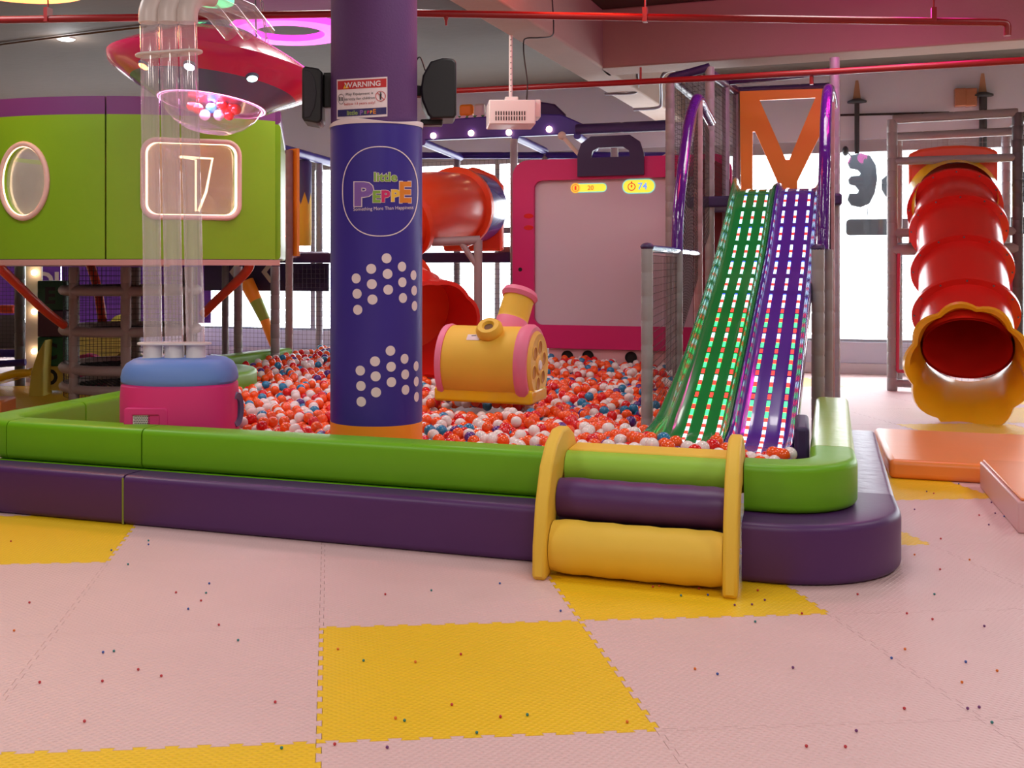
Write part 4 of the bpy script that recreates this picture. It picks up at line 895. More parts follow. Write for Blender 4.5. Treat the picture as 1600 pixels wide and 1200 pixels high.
# neon outlines seen inside
def cin(px, py, D): return at(px, py, D)
part('inner_wall', MB().box((-.0, 0, 0), (1.5, .05, 1.25), M4=Matrix.Translation((CC[0]-.3, CC[1]-.2, zc0+.03)) @ Matrix.Rotation(YAW, 4, 'Z')), mat('ochre_inner_board', (196, 150, 70), .6), t)
part('neon_figure', MB().tube([cin(283, 245, 9.9), cin(332, 248, 9.9), cin(322, 300, 9.9), cin(310, 330, 9.9)], .012, 8).tube([cin(280, 245, 9.9), cin(306, 250, 9.9), cin(306, 330, 9.9)], .010, 8), M['led'], t)
part('neon_arc', MB().tube([cin(24+16*cos(a)-8*0, 283+54*sin(a), 9.5) for a in [pi/2+pi*k/16 for k in range(17)]], .010, 8), M['led'], t)
part('inner_wall', MB().lathe([(RCAB-.5, zc0+.03), (RCAB-.5, zg-.1)], 20, Matrix.Translation((CC[0], CC[1], 0)), arc=(R(110), R(215))), mat('sage_inner_board', (150, 158, 140), .6), t)
# red arched struts and grey stilts
sred = mat('red_strut_paint', (226, 74, 44), .35)
part('red_strut', MB().tube(smooth_path([at(-8, 405, 9.3), at(2, 420, 9.3), at(30, 447, 9.7), at(70, 485, 10.2), at(100, 508, 10.5)], 6), .042, 14), sred, t)
part('red_strut', MB().tube(smooth_path([at(391, 404, 9.6), at(388, 420, 9.6), at(370, 440, 9.8), at(340, 468, 10.1), at(318, 490, 10.3)], 6), .042, 14), sred, t)
part('red_strut', MB().tube(smooth_path([at(140, 410, 12.0), at(152, 450, 11.8), at(160, 500, 11.5)], 6), .05, 12), sred, t)
for px, py, D in ((430, 590, 11.6), (372, 560, 12.3)):
    p = at(px, py, D); mb = MB(); wrapped(mb, dn(p, 0), dn(p, zc0-.05), .05); part('stilt', mb, M['grey'], t)

# ring climber below the cabin
rc = dn(at(205, 600, 11.0), 0); RR = .66
t = thing('ring_climber', 'round netted climber of stacked grey rings under the green cabin', 'play structure', tuple(rc))
for py in (455, 520, 581, 612):
    z = H+(CY-py)/F*10.3; part('ring_bar', MB().tube([rc+Vector((RR*cos(a), RR*sin(a), z)) for a in [2*pi*k/40 for k in range(40)]], .05 if py < 610 else .045, 12, close=True), mat('taupe_sleeve', (158, 138, 130), .5, bump=.3, bscale=40), t)
    mbn = MB()
    for q in range(-10, 11):
        x = q*.07; h_ = sqrt(max(0, RR*RR-x*x)); mbn.tube([rc+Vector((x, -h_, z)), rc+Vector((x, h_, z-.0))], .004, 3, cap=False); mbn.tube([rc+Vector((-h_, x, z)), rc+Vector((h_, x, z))], .004, 3, cap=False)
    part('net_disc', mbn, M['net'], t, smooth=0)
for a in (185, 250, 300, 0, 60, 120):
    p = rc+Vector((RR*cos(R(a)), RR*sin(R(a)), 0)); mb = MB(); wrapped(mb, p, dn(p, zc0-.06), .05); part('ring_post', mb, MATS['taupe_sleeve'], t)
mbn = MB(); K = 90
for k in range(K):
    a = 2*pi*k/K; p = rc+Vector((RR*cos(a), RR*sin(a), .1)); mbn.tube([p, dn(p, zc0-.06)], .0022, 3, cap=False)
for j in range(25):
    z = .1+j*.052; mbn.tube([rc+Vector(((RR)*cos(2*pi*k/30), (RR)*sin(2*pi*k/30), z)) for k in range(30)], .0022, 3, close=True)
part('net_wall', mbn, M['net'], t, smooth=0)

# ------------------------------------------------------------------ back play frame (two levels) behind the pit
bK = 11.9
t = thing('play_frame', 'two level netted play frame with purple beams behind the pit', 'play structure', (-4.0, bK, 0))
def pk(px, py, b=bK): return onb(px, py, b)
zt_ = 2.90
def kpost(px, b, z1, r=.05, m=None):
    p = dn(pk(px, 400, b), 0); mb = MB(); wrapped(mb, p, dn(p, z1), r); part('post', mb, m or M['grey'], t); return p
brn = mat('brownish_sleeve', (150, 124, 120), .5)
posts = [(452, 11.6, 2.78, brn), (499, 12.9, 2.8, MATS['silver_grey_sleeve']), (352, 12.3, 1.5, M['dgrey']), (714, 13.6, 2.85, M['grey']), (803, 12.0, 2.85, M['grey']), (852, 13.6, 2.85, M['grey']), (960, 12.6, 2.85, M['grey']), (600, 12.0, 2.85, M['grey'])]
for px, b, z, m_ in posts: kpost(px, b, z, .045, m_)
pL = dn(pk(440, 220, 11.6), 2.86); pRr = dn(pk(1045, 205, 11.6), 2.86)
bar('top_beam', dn(pk(440, 200, 11.6), 2.80), dn(pk(530, 200, 13.6), 2.80), .06, M['violet'], pitch=1.0)
bar('top_beam', dn(pk(900, 200, 12.0), 2.93), dn(pk(1045, 200, 12.0), 2.93), .06, M['dpur'], pitch=1.0)
z0f, z1f = H+(CY-216)/F*12.5, H+(CY-192)/F*12.5
xa, xb = pk(655, 200, 12.0).x, pk(925, 200, 12.0).x; x560 = pk(520, 200, 12.0).x
part('fascia_panel', MB().prism([(x560, z0f), (xb, z0f), (xb, z0f+.06), (xb-.35, z1f+.05), (xb-.8, z1f+.08), (x560, z1f+.02)], 0, .1, Matrix(((1, 0, 0, 0), (0, 0, 1, 12.0), (0, 1, 0, 0), (0, 0, 0, 1)))), M['violet'], t, bevel=.015)
for px, py in ((677, 212), (736, 208), (795, 207), (858, 202)):
    p = pk(px, py, 11.97); bs = part('bulb', MB().sphere(p, .036, 14), M['bulb'], t)
for (p, q) in ((pk(660, 222, 12.0), pk(720, 246, 13.6)), (pk(805, 214, 12.0), pk(852, 236, 13.6)), (pk(902, 212, 12.0), pk(930, 232, 13.6)), (pk(560, 243, 13.6), pk(1040, 243, 13.6))):
    bar('roof_bar', p, q, .045, M['violet'], pitch=1.0)
part('deck_edge', MB().box((-8.6, 12.0, 1.44), (-1.2, 12.12, 1.56)), M['dpur'], t, bevel=.02)
part('deck', MB().box((-8.6, 12.12, 1.47), (-1.2, 14.0, 1.53)), M['dpur'], t)
bar('deck_rail', pk(440, 398, 11.6), pk(512, 398, 12.8), .04, mat('lilac_sleeve', (150, 120, 150), .4), pitch=1.0)
bar('deck_rail', pk(780, 392, 12.2), pk(803, 392, 12.2), .05, brn, pitch=1.0); bar('deck_rail', pk(780, 360, 13.6), pk(806, 360, 13.6), .04, M['grey'], pitch=1.0)
netquad([dn(pk(452, 400, 11.7), .3), dn(pk(810, 400, 11.95), .3), dn(pk(810, 400, 11.95), 1.42), dn(pk(452, 400, 11.7), 1.42)], None, .055, .0018, root=t)
netquad([dn(pk(452, 400, 13.7), 1.6), dn(pk(1050, 400, 13.7), 1.6), dn(pk(1050, 400, 13.7), 2.8), dn(pk(452, 400, 13.7), 2.8)], None, .06, .0018, root=t)
netquad([dn(pk(40, 400, 13.4), .1), dn(pk(452, 400, 13.4), .1), dn(pk(452, 400, 13.4), 1.42), dn(pk(40, 400, 13.4), 1.42)], None, .06, .0022, root=t)
part('base_rail', MB().tube([dn(pk(330, 550, 13.2), .12), dn(pk(860, 550, 12.2), .12)], .06, 12), M['violet'], t)
part('orange_panel', MB().box((0, 0, 0), (.34, .04, 1.28), M4=Matrix.Translation(dn(pk(436, 300, 11.75), 1.52)) @ Matrix.Rotation(R(-25), 4, 'Z')), M['obord'], t)
part('neon_outline', MB().tube([pk(438, 240, 11.6), pk(438, 300, 11.6)], .008, 6).tube([pk(441, 288, 11.6), pk(439, 292, 11.6), pk(440, 372, 11.6), pk(445, 375, 11.6), pk(442, 290, 11.6)], .012, 6), glow('neon_red_orange', (255, 120, 80), 3), t)
# dark valance with white chevrons above the lower level
vx0, vx1 = pk(318, 430, 12.6).x, pk(512, 430, 12.6).x
part('valance', MB().box((vx0, 12.62, 1.08), (vx1, 12.66, 1.44)), M['dpur'], t)
mb = MB()
for px in (358, 408):
    c = pk(px, 425, 12.6)
    for sg_ in (1, -1):
        mb.add([(c.x, 12.605, c.z), (c.x+.08, 12.605, c.z), (c.x+.20, 12.605, c.z+sg_*.14), (c.x+.12, 12.605, c.z+sg_*.14)], [(0, 1, 2, 3)])
part('chevron_print', mb, M['cream'], t, smooth=0)
# things inside the frame
t2 = thing('punch_bag', 'pencil shaped punch bag in navy and yellow hanging behind the column', 'punch bag', tuple(pk(475, 314, 12.4)))
c = pk(475, 314, 12.4); zt2, zb2, zm = pk(475, 248, 12.4).z, pk(475, 384, 12.4).z, pk(475, 318, 12.4).z
mb = MB(); n = 36; rb = .095
rows = [(zb2, .0), (zb2, .085), (zb2+.03, rb), (zm-.06, rb)]
part('bag_yellow', MB().lathe([(0, zb2), (.085, zb2), (rb, zb2+.03), (rb, zt2-.35)], 36, Matrix.Translation((c.x, c.y, 0))), M['yellow'], t2)
mb = MB()
for k in range(n+1):
    th = 2*pi*k/n; zz = zm+.16*abs(((th/(2*pi)*6) % 1)*2-1)-.02
    for z, r in ((zz, rb+.003), (zt2-.06, rb+.003), (zt2-.02, rb*.75), (zt2, 0.001)): mb.v.append((c.x+r*cos(th), c.y+r*sin(th), z))
for k in range(n):
    for j in range(3): mb.f.append([k*4+j, (k+1)*4+j, (k+1)*4+j+1, k*4+j+1]); mb.m.append(0)
part('bag_navy', mb, mat('navy_vinyl', (70, 64, 120), .5), t2)
part('strap', MB().tube([(c.x, c.y, zt2), (c.x, c.y, 2.82)], .01, 6), M['black'], t2)
t2 = thing('tapered_leg', 'slanted orange and green padded leg behind the net', 'padded leg', tuple(dn(pk(420, 500, 12.5), 0)))
pts = [pk(385, 440, 12.5), pk(400, 470, 12.5), pk(414, 500, 12.5), pk(428, 540, 12.5), pk(446, 572, 12.5)]
for i, m_ in enumerate((M['obord'], mat('moss_vinyl', (150, 170, 60), .5), M['obord'], M['ypl'])):
    part('leg_section', MB().tube([pts[i], pts[i+1]], [.10-.016*i, .085-.016*i], 16), m_, t2)
# sign on top of the play frame
t2 = thing('crossed_sign', 'green sign with white crosses standing on the play frame', 'sign', tuple(pk(745, 190, 12.6)))
a, b = pk(700, 200, 12.6), pk(790, 178, 12.6)
part('sign_board', MB().box((a.x, 12.6, a.z-.06), (b.x, 12.66, b.z)), mat('sign_panel_green', (60, 150, 50), .5), t2)
mb = MB()
for px in (718, 742, 766):
    c = pk(px, 189, 12.59)
    for sg_ in (1, -1):
        d = Vector((.07, 0, .07*sg_)); nn = Vector((-.018*sg_, 0, .018)); mb.add([c-d-nn, c+d-nn, c+d+nn, c-d+nn], [(0, 1, 2, 3)])
part('white_crosses', mb, M['ink'], t2, smooth=0)
tag(MB().prism([(x, z) for x, z in [(-.28, 0), (.28, 0), (.26, .12), (.14, .24), (-.05, .28), (-.2, .25)]], 0, .1, Matrix.Translation(pk(848, 195, 12.5)) @ Matrix(((1, 0, 0, 0), (0, 0, 1, 0), (0, 1, 0, 0), (0, 0, 0, 1)))).build('roof_hump', M['dpur'], bevel=.02), 'dark rounded panel on the play frame behind the projector', 'panel')
tag(MB().box((0, 0, 0), (.17, .1, .14), M4=Matrix.Translation((pk(717, 173, 12.57).x, 12.57, pk(790, 178, 12.6).z))).build('ochre_block', M['obord'], bevel=.03), 'small ochre block above the green sign', 'block')
tag(MB().box((0, 0, 0), (.13, .1, .14), M4=Matrix.Translation((pk(740, 173, 12.57).x, 12.57, pk(790, 178, 12.6).z))).build('cream_block', M['cream'], bevel=.03), 'small cream block beside the ochre one above the green sign', 'block')

# ------------------------------------------------------------------ toddler corner seen under the cabin
def k3(px, py, D): return at(px, py, D)
# lit white post with bulbs
p = dn(at(53, 600, 13.0), 0); t2 = thing('bulb_post', 'white upright board with round bulbs at the left', 'lighted post', tuple(p))
part('board', MB().box((-.1, 0, 0), (.09, .05, 1.42), M4=Matrix.Translation(p) @ Matrix.Rotation(YAW, 4, 'Z')), M['white'], t2)
for py in (426, 487, 549): q = at(53, py, 12.95); part('bulb', MB().sphere(q, .035, 12), M['bulb'], t2)
# purple banner
ban = mat('banner_violet', (120, 62, 190), .5)
t2 = thing('lettered_banner', 'purple banner with big white letters seen through the net', 'banner', tuple(dn(at(120, 500, 15.2), 0)))
for (x0_, x1_) in ((-20, 30), (57, 95), (96, 330)):
    part('banner_cloth', MB().add([at(x0_, 400, 15.2), at(x1_, 400, 15.2), at(x1_, 505, 15.2), at(x0_, 505, 15.2)], [(0, 1, 2, 3)]), ban, t2, smooth=0)
vs, fs = text2d('IOL', .34, .012); mb = MB(); o_ = at(73, 452, 15.15); 
for x, y in vs: mb.v.append((o_.x+x*cs, o_.y+x*sn, o_.z+y))
mb.f = [list(f) for f in fs]; mb.m = [0]*len(fs); part('white_letters', mb, M['ink'], t2, smooth=0)
# stack of alphabet blocks
for i, (py0, py1, rgb, ch, lab) in enumerate(((608, 570, (214, 186, 84), 'D', 'pale yellow foam cube with black letter at bottom of the stack'), (570, 525, (30, 96, 58), 'C', 'dark green foam cube resting on the yellow lettered cube'), (525, 484, (82, 50, 66), '', 'dark plum foam cube third from the bottom of stack'), (484, 438, (30, 82, 52), 'E', 'dark green foam cube on top of the stack'))):
    D = 11.85; a = at(88, py0, D); s2 = .155
    t2 = thing('foam_cube', lab, 'foam cube', tuple(a), rz=YAW); h_ = (py0-py1)/F*D-.003
    MB().box((-s2, -s2, 0), (s2, s2, h_)).build('cube_body', mat('cube_%d' % i, rgb, .6), t2, bevel=.012)
    if ch:
        vs, fs = text2d(ch, .24, .008); mb = MB(); mb.v = [(x-.02, -s2-.002, y+h_*.25) for x, y in vs]; mb.f = [list(f) for f in fs]; mb.m = [0]*len(fs); mb.build('letter', M['black'], t2, smooth=0)
# arch, small slide, half rounds, mat
p = dn(at(66, 606, 11.6), 0)
tag(MB().prism([(x, z) for x, z in [(-.10, 0), (.06, 0), (.06, .3), (.08, .62), (.0, .48), (-.07, .28)]], -.15, .15, Matrix.Translation(p) @ Matrix.Rotation(YAW, 4, 'Z') @ Matrix(((1, 0, 0, 0), (0, 0, 1, 0), (0, 1, 0, 0), (0, 0, 0, 1)))).build('foam_fin', mat('olive_yellow_foam', (206, 186, 70), .6), bevel=.02), 'curved olive yellow foam fin beside the letter cubes', 'foam shape')
p = dn(at(20, 600, 11.8), 0); t2 = thing('toddler_slide', 'small yellow plastic slide at left frame edge', 'slide', tuple(p))
for dy in (0, .35):
    pts = [p+Vector((-.9, dy, .05)), p+Vector((-.45, dy, .1)), p+Vector((0, dy, .22)), p+Vector((.28, dy, .24))]
    part('slide_side', MB().tube(smooth_path(pts, 6), .04, 12), M['ypl'], t2)
mb = MB(); pts = smooth_path([p+Vector((-.9, 0, .02)), p+Vector((-.45, 0, .06)), p+Vector((0, 0, .17)), p+Vector((.28, 0, .18))], 6)
for i in range(len(pts)-1): mb.add([pts[i], pts[i+1], pts[i+1]+Vector((0, .35, 0)), pts[i]+Vector((0, .35, 0))], [(0, 1, 2, 3)])
part('slide_bed', mb, M['ypl'], t2)
def half_round(px, py, r, D, m, lab):
    p = at(px, py, D); mb = MB(); mb.prism([(r*cos(pi*k/20), r*sin(pi*k/20)) for k in range(21)]+[(-r, -max(.02, p.z)), (r, -max(.02, p.z))], -.09, .09, Matrix.Translation(p) @ Matrix.Rotation(YAW, 4, 'Z') @ Matrix(((1, 0, 0, 0), (0, 0, 1, 0), (0, 1, 0, 0), (0, 0, 0, 1))))
    tag(mb.build('foam_half_round', m, bevel=.02), lab, 'foam shape')
half_round(138, 580, .20, 12.3, M['pink'], 'hot pink rounded foam arch seen through the ring climber')
half_round(203, 570, .17, 12.4, mat('olive_foam', (140, 124, 30), .6), 'olive rounded foam arch seen through the ring climber')
half_round(150, 560, .42, 13.6, mat('pale_yellow_arch', (230, 216, 120), .6), 'pale yellow arch behind the pink one under cabin')
half_round(192, 510, .16, 14.2, MATS['pale_yellow_arch'], 'pale yellow arch high behind the ring climber')
a_ = gr(-80, 632, .0); tag(MB().box((-1.2, -1.0, 0), (.75, 1.3, .012), M4=Matrix.Translation(dn(at(20, 600, 11.2), .002)) @ Matrix.Rotation(R(24), 4, 'Z')).build('yellow_floor_pad', my_), 'yellow floor pad in the toddler corner at the left', 'mat')
tag(MB().box((-.3, -.2, 0), (.06, .2, .13), M4=Matrix.Translation(dn(at(4, 642, 10.3), 0)) @ Matrix.Rotation(YAW, 4, 'Z')).build('orange_foam_block', M['orange'], bevel=.02), 'orange foam block cut by the left frame edge', 'foam block')
# netted bay at far left
t2 = thing('netted_bay', 'netted bay with dark post at the left frame edge', 'play structure', tuple(dn(at(15, 570, 12.6), 0)))
p = dn(at(31, 570, 12.6), 0); mb = MB(); wrapped(mb, p, dn(p, 1.4), .06); part('post', mb, M['dgrey'], t2)
netquad([at(-20, 560, 12.8), at(28, 560, 12.8), at(28, 412, 12.8), at(-20, 412, 12.8)], None, .045, .0022, root=t2)
part('dark_mesh_panel', MB().add([at(-20, 492, 13.2), at(24, 492, 13.2), at(24, 545, 13.2), at(-20, 545, 13.2)], [(0, 1, 2, 3)]), mat('charcoal_mesh', (84, 78, 82), .7), t2, smooth=0)
bar('red_pad', at(-20, 483, 12.9), at(22, 483, 12.9), .05, sred, t2); bar('purple_pad', at(-20, 552, 12.7), at(34, 552, 12.7), .05, M['violet'], t2); bar('purple_pad', at(-20, 570, 12.4), at(40, 566, 12.4), .04, M['violet'], t2)

# ------------------------------------------------------------------ sign letters outside the window
dk = mat('dark_sign_back', (58, 62, 66), .6); bO = BW+.75
def po2(px, py): p = onb(px, py, bO); return (p.x, p.z)
MO = Matrix(((1, 0, 0, 0), (0, 0, 1, bO), (0, 1, 0, 0), (0, 0, 0, 1)))
E_ = [(1330, 242), (1345, 239), (1360, 243), (1369, 258), (1371, 280), (1367, 302), (1359, 318), (1345, 324), (1330, 321), (1324, 312), (1327, 302), (1340, 302), (1342, 297), (1336, 290), (1327, 288), (1325, 280), (1330, 275), (1343, 274), (1345, 270), (1340, 265), (1328, 263), (1324, 254)]
t2 = thing('outdoor_sign', 'dark outdoor sign letters and bar hanging outside the window', 'sign', tuple(Vector((*po2(1345, 324)[:1], bO, po2(1345, 324)[1]))))
part('letter', MB().prism([po2(*q) for q in E_], 0, .1, MO), dk, t2, bevel=.015)
part('letter', MB().prism([po2(*q) for q in [(1378, 280), (1386, 273), (1398, 272), (1407, 277), (1410, 290), (1408, 308), (1403, 322), (1400, 310), (1394, 309), (1384, 307), (1378, 296)]], 0, .1, MO), dk, t2, bevel=.015)
part('letter', MB().prism([po2(*q) for q in [(1586, 272), (1592, 268), (1640, 268), (1640, 318), (1592, 316), (1583, 306), (1590, 300), (1582, 290)]], 0, .1, MO), dk, t2, bevel=.015)
part('letter', MB().prism([po2(*q) for q in [(1525, 232), (1545, 227), (1555, 240), (1556, 300), (1530, 300)]], 0, .1, MO), dk, t2, bevel=.015)
cx0, cz0 = po2(1322, 368); cx1, cz1 = po2(1640, 338)
part('sign_bar', MB().prism([(x+(cx0+cx1)/2, z+(cz0+cz1)/2) for x, z in rrect(cx1-cx0, cz1-cz0, .05, 5)], 0, .1, MO), dk, t2, bevel=.01)
for a, b in (((1339, 165), (1339, 245)), ((1536, 150), (1536, 235))):
    p, q = onb(*a, BW+.5), onb(*b, BW+.8)
part('tie_wire', MB().tube([onb(1355, 320, bO), onb(1356, 342, bO)], .006, 6).tube([onb(1368, 288, bO), onb(1590, 288, bO)], .006, 6), dk, t2)
for px, py in ((1339, 158), (1536, 148)):
    p = onb(px, py, BW-.06); q = onb(px, py+ (82 if px < 1400 else 85), BW-.06)
    t3 = thing('hanger_rod', 'rusty black hanger rod on the wall above the %s' % ('dark reversed letter' if px < 1400 else 'red slide panel'), 'hanger', tuple(p))
    part('rod', MB().tube([p, q], .03 if px < 1400 else .045, 12), dk, t3); part('flange', MB().lathe([(.03, -.03), (.12, -.02), (.12, .0), (.05, .03)], 16, Matrix.Translation(p)), dk, t3)
    part('rust_stain', MB().add([p+Vector((-.05, .045, .03)), p+Vector((.05, .045, .03)), p+Vector((.02, .045, .28)), p+Vector((-.015, .045, .28))], [(0, 1, 2, 3)]), mat('rust', (190, 150, 120), .8), t3, smooth=0)
t3 = thing('junction_boxes', 'pair of foil wrapped brown junction boxes on the white wall', 'electrical box', tuple(onb(1509, 152, BW-.06)))
for px in (1500, 1517):
    p = onb(px, 152, BW-.06); part('box', MB().box((p.x-.065, BW-.12, p.z-.12), (p.x+.065, BW, p.z+.11)), mat('brown_foil', (190, 130, 96), .25, metal=.3, bump=.6, bscale=20), t3, bevel=.012)
tag(MB().tube([onb(1310, 180, BW-.03), onb(1483, 176, BW-.03)], .015, 8).build('wall_conduit', M['black']), 'thin dark conduit along the white wall above the windows', 'conduit')
tag(MB().sphere(onb(1321, 236, BW-.1), .06, 12, sc=(.7, 1, 1.1)).tube([onb(1322, 236, BW-.1), onb(1330, 244, BW-.02)], .01, 6).build('window_knob', dk), 'small dark lamp head at the window edge', 'lamp')

# ------------------------------------------------------------------ pipes, lamps and conduit on the ceiling
t3 = thing('sprinkler_pipe', 'upper maroon sprinkler pipe crossing the whole ceiling', 'pipe', tuple(at(800, 24, 7.2)))
up_ = [at(-40, 32, 7.6), at(300, 26, 7.6), at(600, 20, 7.6), at(1000, 27, 7.6), at(1560, 35, 7.6)]
part('pipe_run', MB().tube(up_, .026, 14), M['maroon'], t3)
part('pipe_run', MB().tube(smooth_path([at(1560, 35, 7.6), at(1570, 36, 7.6), at(1574, 41, 7.6), at(1574, 56, 7.6)], 5), .024, 14), M['maroon'], t3)
for px, D in ((75, 7.6), (1008, 7.6), (1459, 7.6)):
    p = at(px, 28, D); part('hanger', MB().tube([p, dn(p, ZC)], .006, 6).box((p.x-.016, p.y-.03, p.z-.03), (p.x+.016, p.y+.03, p.z+.07)), M['maroon'], t3)
p = at(697, 22, 7.6); part('sprinkler_head', MB().lathe([(.018, 0), (.018, -.03), (.01, -.05), (.008, -.08), (0, -.085)], 12, Matrix.Translation(p)), M['maroon'], t3)
t3 = thing('sprinkler_pipe', 'lower maroon sprinkler pipe running past the slide tower', 'pipe', tuple(at(1000, 125, 9)))
lo_ = [at(440, 158, 11.0), at(650, 145, 10.4), at(1000, 128, 9.4), at(1300, 112, 8.7), at(1640, 92, 8.0)]
part('pipe_run', MB().tube(lo_, .026, 14), M['maroon'], t3)
for px, py, D in ((1001, 127, 9.4), (1268, 113, 8.78)): p = at(px, py, D); part('sprinkler_head' if px > 1100 else 'hanger', MB().tube([p, dn(p, p.z-.10)], .016, 8) if px > 1100 else MB().tube([p, dn(p, p.z+.12)], .010, 8), M['maroon'], t3)
def ringlamp(px, py, z, r, m, lab, power, col, rt=.06):
    D = F*(z-H)/(CY-py); c = at(px, py, D); t3 = thing('ring_lamp', lab, 'lamp', tuple(c))
    wd = rt*1.35; part('glowing_ring', MB().lathe([(r-wd, .0), (r-wd*.9, -.03), (r+wd*.9, -.03), (r+wd, .0), (r+wd, .03), (r-wd, .03), (r-wd, .0)], 64, Matrix.Translation(c)), m, t3)
    part('suspension', MB().tube([c+Vector((r, 0, 0)), c+Vector((r, 0, ZC-z-.004))], .004, 6).tube([c+Vector((-r, 0, 0)), c+Vector((-r, 0, ZC-z-.004))], .004, 6), M['black'], t3)
    for k in range(4):
        a = pi/2*k; l = point('ring_light', tuple(c+Vector((r*.8*cos(a), r*.8*sin(a), -.30))), power/4, col, .12); l.parent = t3; l.matrix_parent_inverse = Matrix.Translation(c).inverted()
    return c
ringlamp(452, 48, 3.72, .46, glow('magenta_neon', (255, 70, 235), 1.5), 'magenta ring lamp glowing on the ceiling behind saucer', 7, (1, .03, .75), .09)
ringlamp(30, -26, 3.75, .5, glow('orange_neon', (255, 140, 60), 1.8), 'orange ring lamp at the top left frame edge', 75, (1, .42, .10))
ringlamp(1420, -60, 3.75, .45, glow('pink_neon', (255, 50, 190), 2.6), 'magenta ring lamp above the frame near the concrete beam', 26, (1, .04, .5))
ringlamp(930, -110, 3.72, .3, glow('red_neon', (255, 60, 40), 2.6), 'red ring lamp above the frame near pipe', 20, (1, .10, .05))
ringlamp(335, 0, 3.55, .10, glow('green_neon', (90, 255, 170), 2.2), 'green lamp above the clear branch tubes of the machine', 4, (.1, 1, .4), .045)
D = F*(ZC-.02-H)/(CY-62); c = at(103, 62, D)
tag(MB().lathe([(0, -.01), (.085, -.01), (.10, -.004), (.10, .01)], 28, Matrix.Translation((c.x, c.y, ZC-.012)), mis=[0, 1, 1]).build('downlight', [glow('cold_downlight', (240, 248, 255), 12), M['white']]), 'round white downlight in the ceiling at the upper left', 'lamp')
point('downlight_glow', (c.x, c.y, ZC-.15), 12, (.95, .97, 1), .08)
tag(MB().tube([gz(-30, 74, ZC-.02), gz(100, 57, ZC-.02), gz(230, 42, ZC-.02)], .012, 6).build('ceiling_cable', mat('brown_cable', (90, 70, 60), .7)), 'thin brown cable along the ceiling above the downlight', 'cable')
t3 = thing('ceiling_conduit', 'grey bent conduit on the ceiling left of the slide tower', 'conduit', tuple(at(1040, 110, 12)))
part('conduit_run', MB().tube(smooth_path([at(1100, 102, 11.9), at(1060, 108, 12), at(1040, 113, 12), at(1033, 125, 12.1), at(1033, 155, 12.4), at(1028, 168, 12.5), at(990, 171, 12.6)], 5), .018, 10), M['steel'], t3)
part('conduit_run', MB().tube(smooth_path([at(996, 110, 12.2), at(996, 140, 12.4), at(985, 146, 12.4), at(945, 147, 12.5)], 5), .014, 10), M['steel'], t3)

# ------------------------------------------------------------------ the balls
def inpit(a, b):
    if b < 5.36 or b > 11.75: return False
    if a > .02: return False
    if b < 8.25 and a < -4.40: return False
    if 8.25 <= b < 9.0 and a < -4.45-.3*(b-8.25): return False
    if b >= 9.0 and a < -5.3: return False
    if a > -4.0 and b > 11.12 and a > -3.0: return False
    if a > -.98 and b > 8.4: return False
    if a > slx(b, 0)-.09 and b > 5.93: return False
    if (a-CA)**2+(b-CB)**2 < (RC+.03)**2: return False
    q = inv @ Vector((a, b, 0)) if False else None
    dx, dy = a-mc.x, b-mc.y; lx, ly = dx*cs+dy*sn, -dx*sn+dy*cs
    if abs(lx) < RM+.035 and abs(ly) < RM*.85+.035: return False
    dx, dy = a-cc0.x, b-cc0.y; u = dx*ax.x+dy*ax.y; v = -dx*ax.y+dy*ax.x
    if abs(u) < .40 and abs(v) < .24: return False
    for p in (P1, P2, P3):
        if (a-p.x)**2+(b-p.y)**2 < .075**2: return False
    return True
def level(a, b):
    z = .375+.018*sin(a*2.3+1)*cos(b*1.7)+.012*sin(a*5+b*4)
    if b < 5.7: z += .01
    if a > -1.1 and b < 6.0: z += .055*min(1, (a+1.1)/.3)
    if a < -3.9 and b < 7.5: z -= .18*min(1, (-3.9-a)/.3)
    if b > 9.5: z += .03
    return z
balls = []; sp_ = .074; j = 0; b = 5.37
while b < 11.8:
    a = -5.4+(sp_/2 if j % 2 else 0)
    while a < .05:
        x = a+random.uniform(-.012, .012); y = b+random.uniform(-.012, .012)
        if inpit(x, y):
            balls.append((x, y, level(x, y)-BR+random.uniform(-.022, .012)))
            if random.random() < .30:
                x2, y2 = x+sp_/2, y+.02
                if inpit(x2, y2): balls.append((x2, y2, level(x2, y2)+BR*.35+random.uniform(-.01, .008)))
        a += sp_
    b += sp_*.866; j += 1
wts = [('orange', .43), ('red', .15), ('white', .30), ('blue', .085), ('purple', .045)]
def pick():
    r = random.random(); s_ = 0
    for n_, w_ in wts:
        s_ += w_
        if r < s_: return n_
    return 'orange'
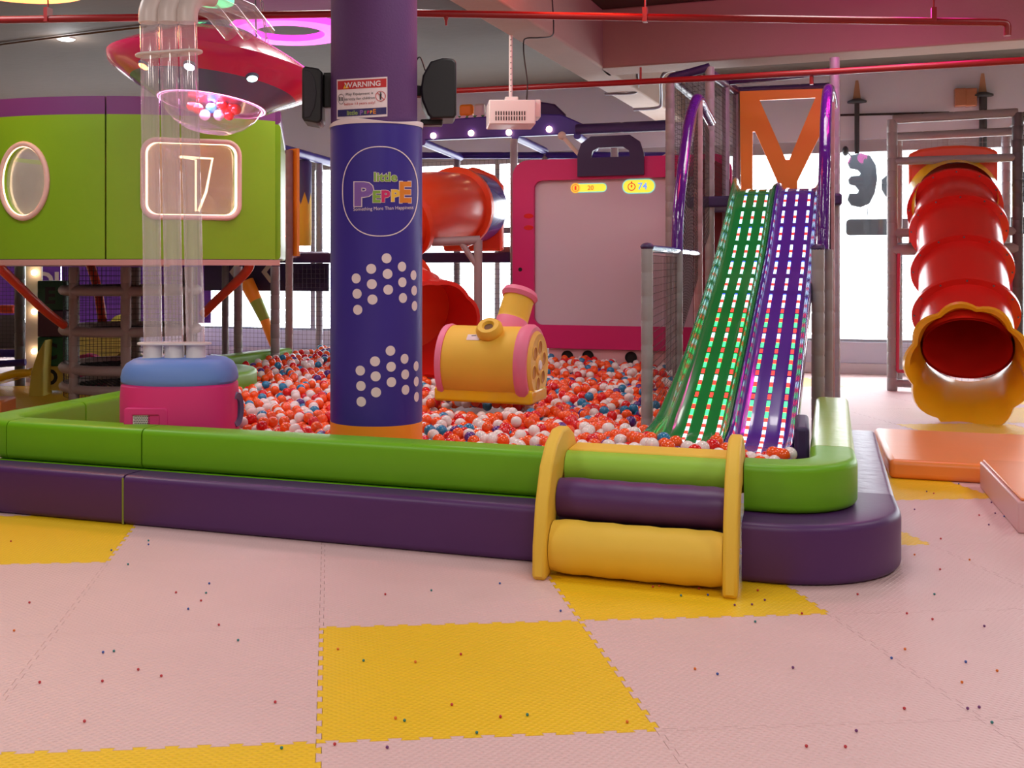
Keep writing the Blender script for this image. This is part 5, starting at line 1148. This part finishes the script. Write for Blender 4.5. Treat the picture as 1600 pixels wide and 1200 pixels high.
def vis(p):
    X = p[0]*cs+p[1]*sn; D = -p[0]*sn+p[1]*cs; px = CX+F*X/D; py = CY+F*(H-p[2])/D
    dw = gp+.105   # hidden behind the front wall?
    t_ = dw/p[1]; zl = H+(p[2]+BR*.3-H)*t_
    if zl < ZW: return False
    if 515 < px < 666 or px < 372: return False
    return 0 < px < 1600
order = sorted(balls, key=lambda p: (-p[0]*sn+p[1]*cs) if vis(p) else 99)
ind, rest = order[:300], order[300:]
for p in ind:
    c = pick(); o = bpy.data.objects.new('plastic_ball', bm1[c]); C.objects.link(o); o.location = p
    tag(o, '%s plastic ball among the nearest balls behind the front wall' % c, 'ball', '%s balls at the front of the pit' % c)
import numpy as np
bm = bmesh.new(); bmesh.ops.create_icosphere(bm, subdivisions=3, radius=BR)
V = np.array([v.co[:] for v in bm.verts]); Fc = np.array([[v.index for v in f.verts] for f in bm.faces]); bm.free()
n, nv, nf = len(rest), len(V), len(Fc); P_all = np.array(rest)
co = (V[None]+P_all[:, None]).reshape(-1, 3); fi = (Fc[None]+(np.arange(n)*nv)[:, None, None]).reshape(-1, 3)
me = bpy.data.meshes.new('ball_pit_fill'); me.vertices.add(n*nv); me.vertices.foreach_set('co', co.ravel()); me.loops.add(n*nf*3); me.loops.foreach_set('vertex_index', fi.ravel().astype(np.int32))
me.polygons.add(n*nf); me.polygons.foreach_set('loop_start', np.arange(0, n*nf*3, 3, dtype=np.int32)); me.polygons.foreach_set('loop_total', np.full(n*nf, 3, dtype=np.int32))
names = [w_[0] for w_ in wts]; ci = np.array([names.index(pick()) for _ in range(n)], dtype=np.int32)
for x in (M['co'], M['cr'], M['cwht'], M['cb'], M['cp']): me.materials.append(x)
me.polygons.foreach_set('material_index', np.repeat(ci, nf)); me.polygons.foreach_set('use_smooth', np.ones(n*nf, dtype=bool)); me.update(); me.validate()
o = bpy.data.objects.new('ball_pit_fill', me); C.objects.link(o); tag(o, 'thousands of orange, red, white, blue and purple balls filling the pit', 'balls', kind='stuff')
print('balls', len(balls))
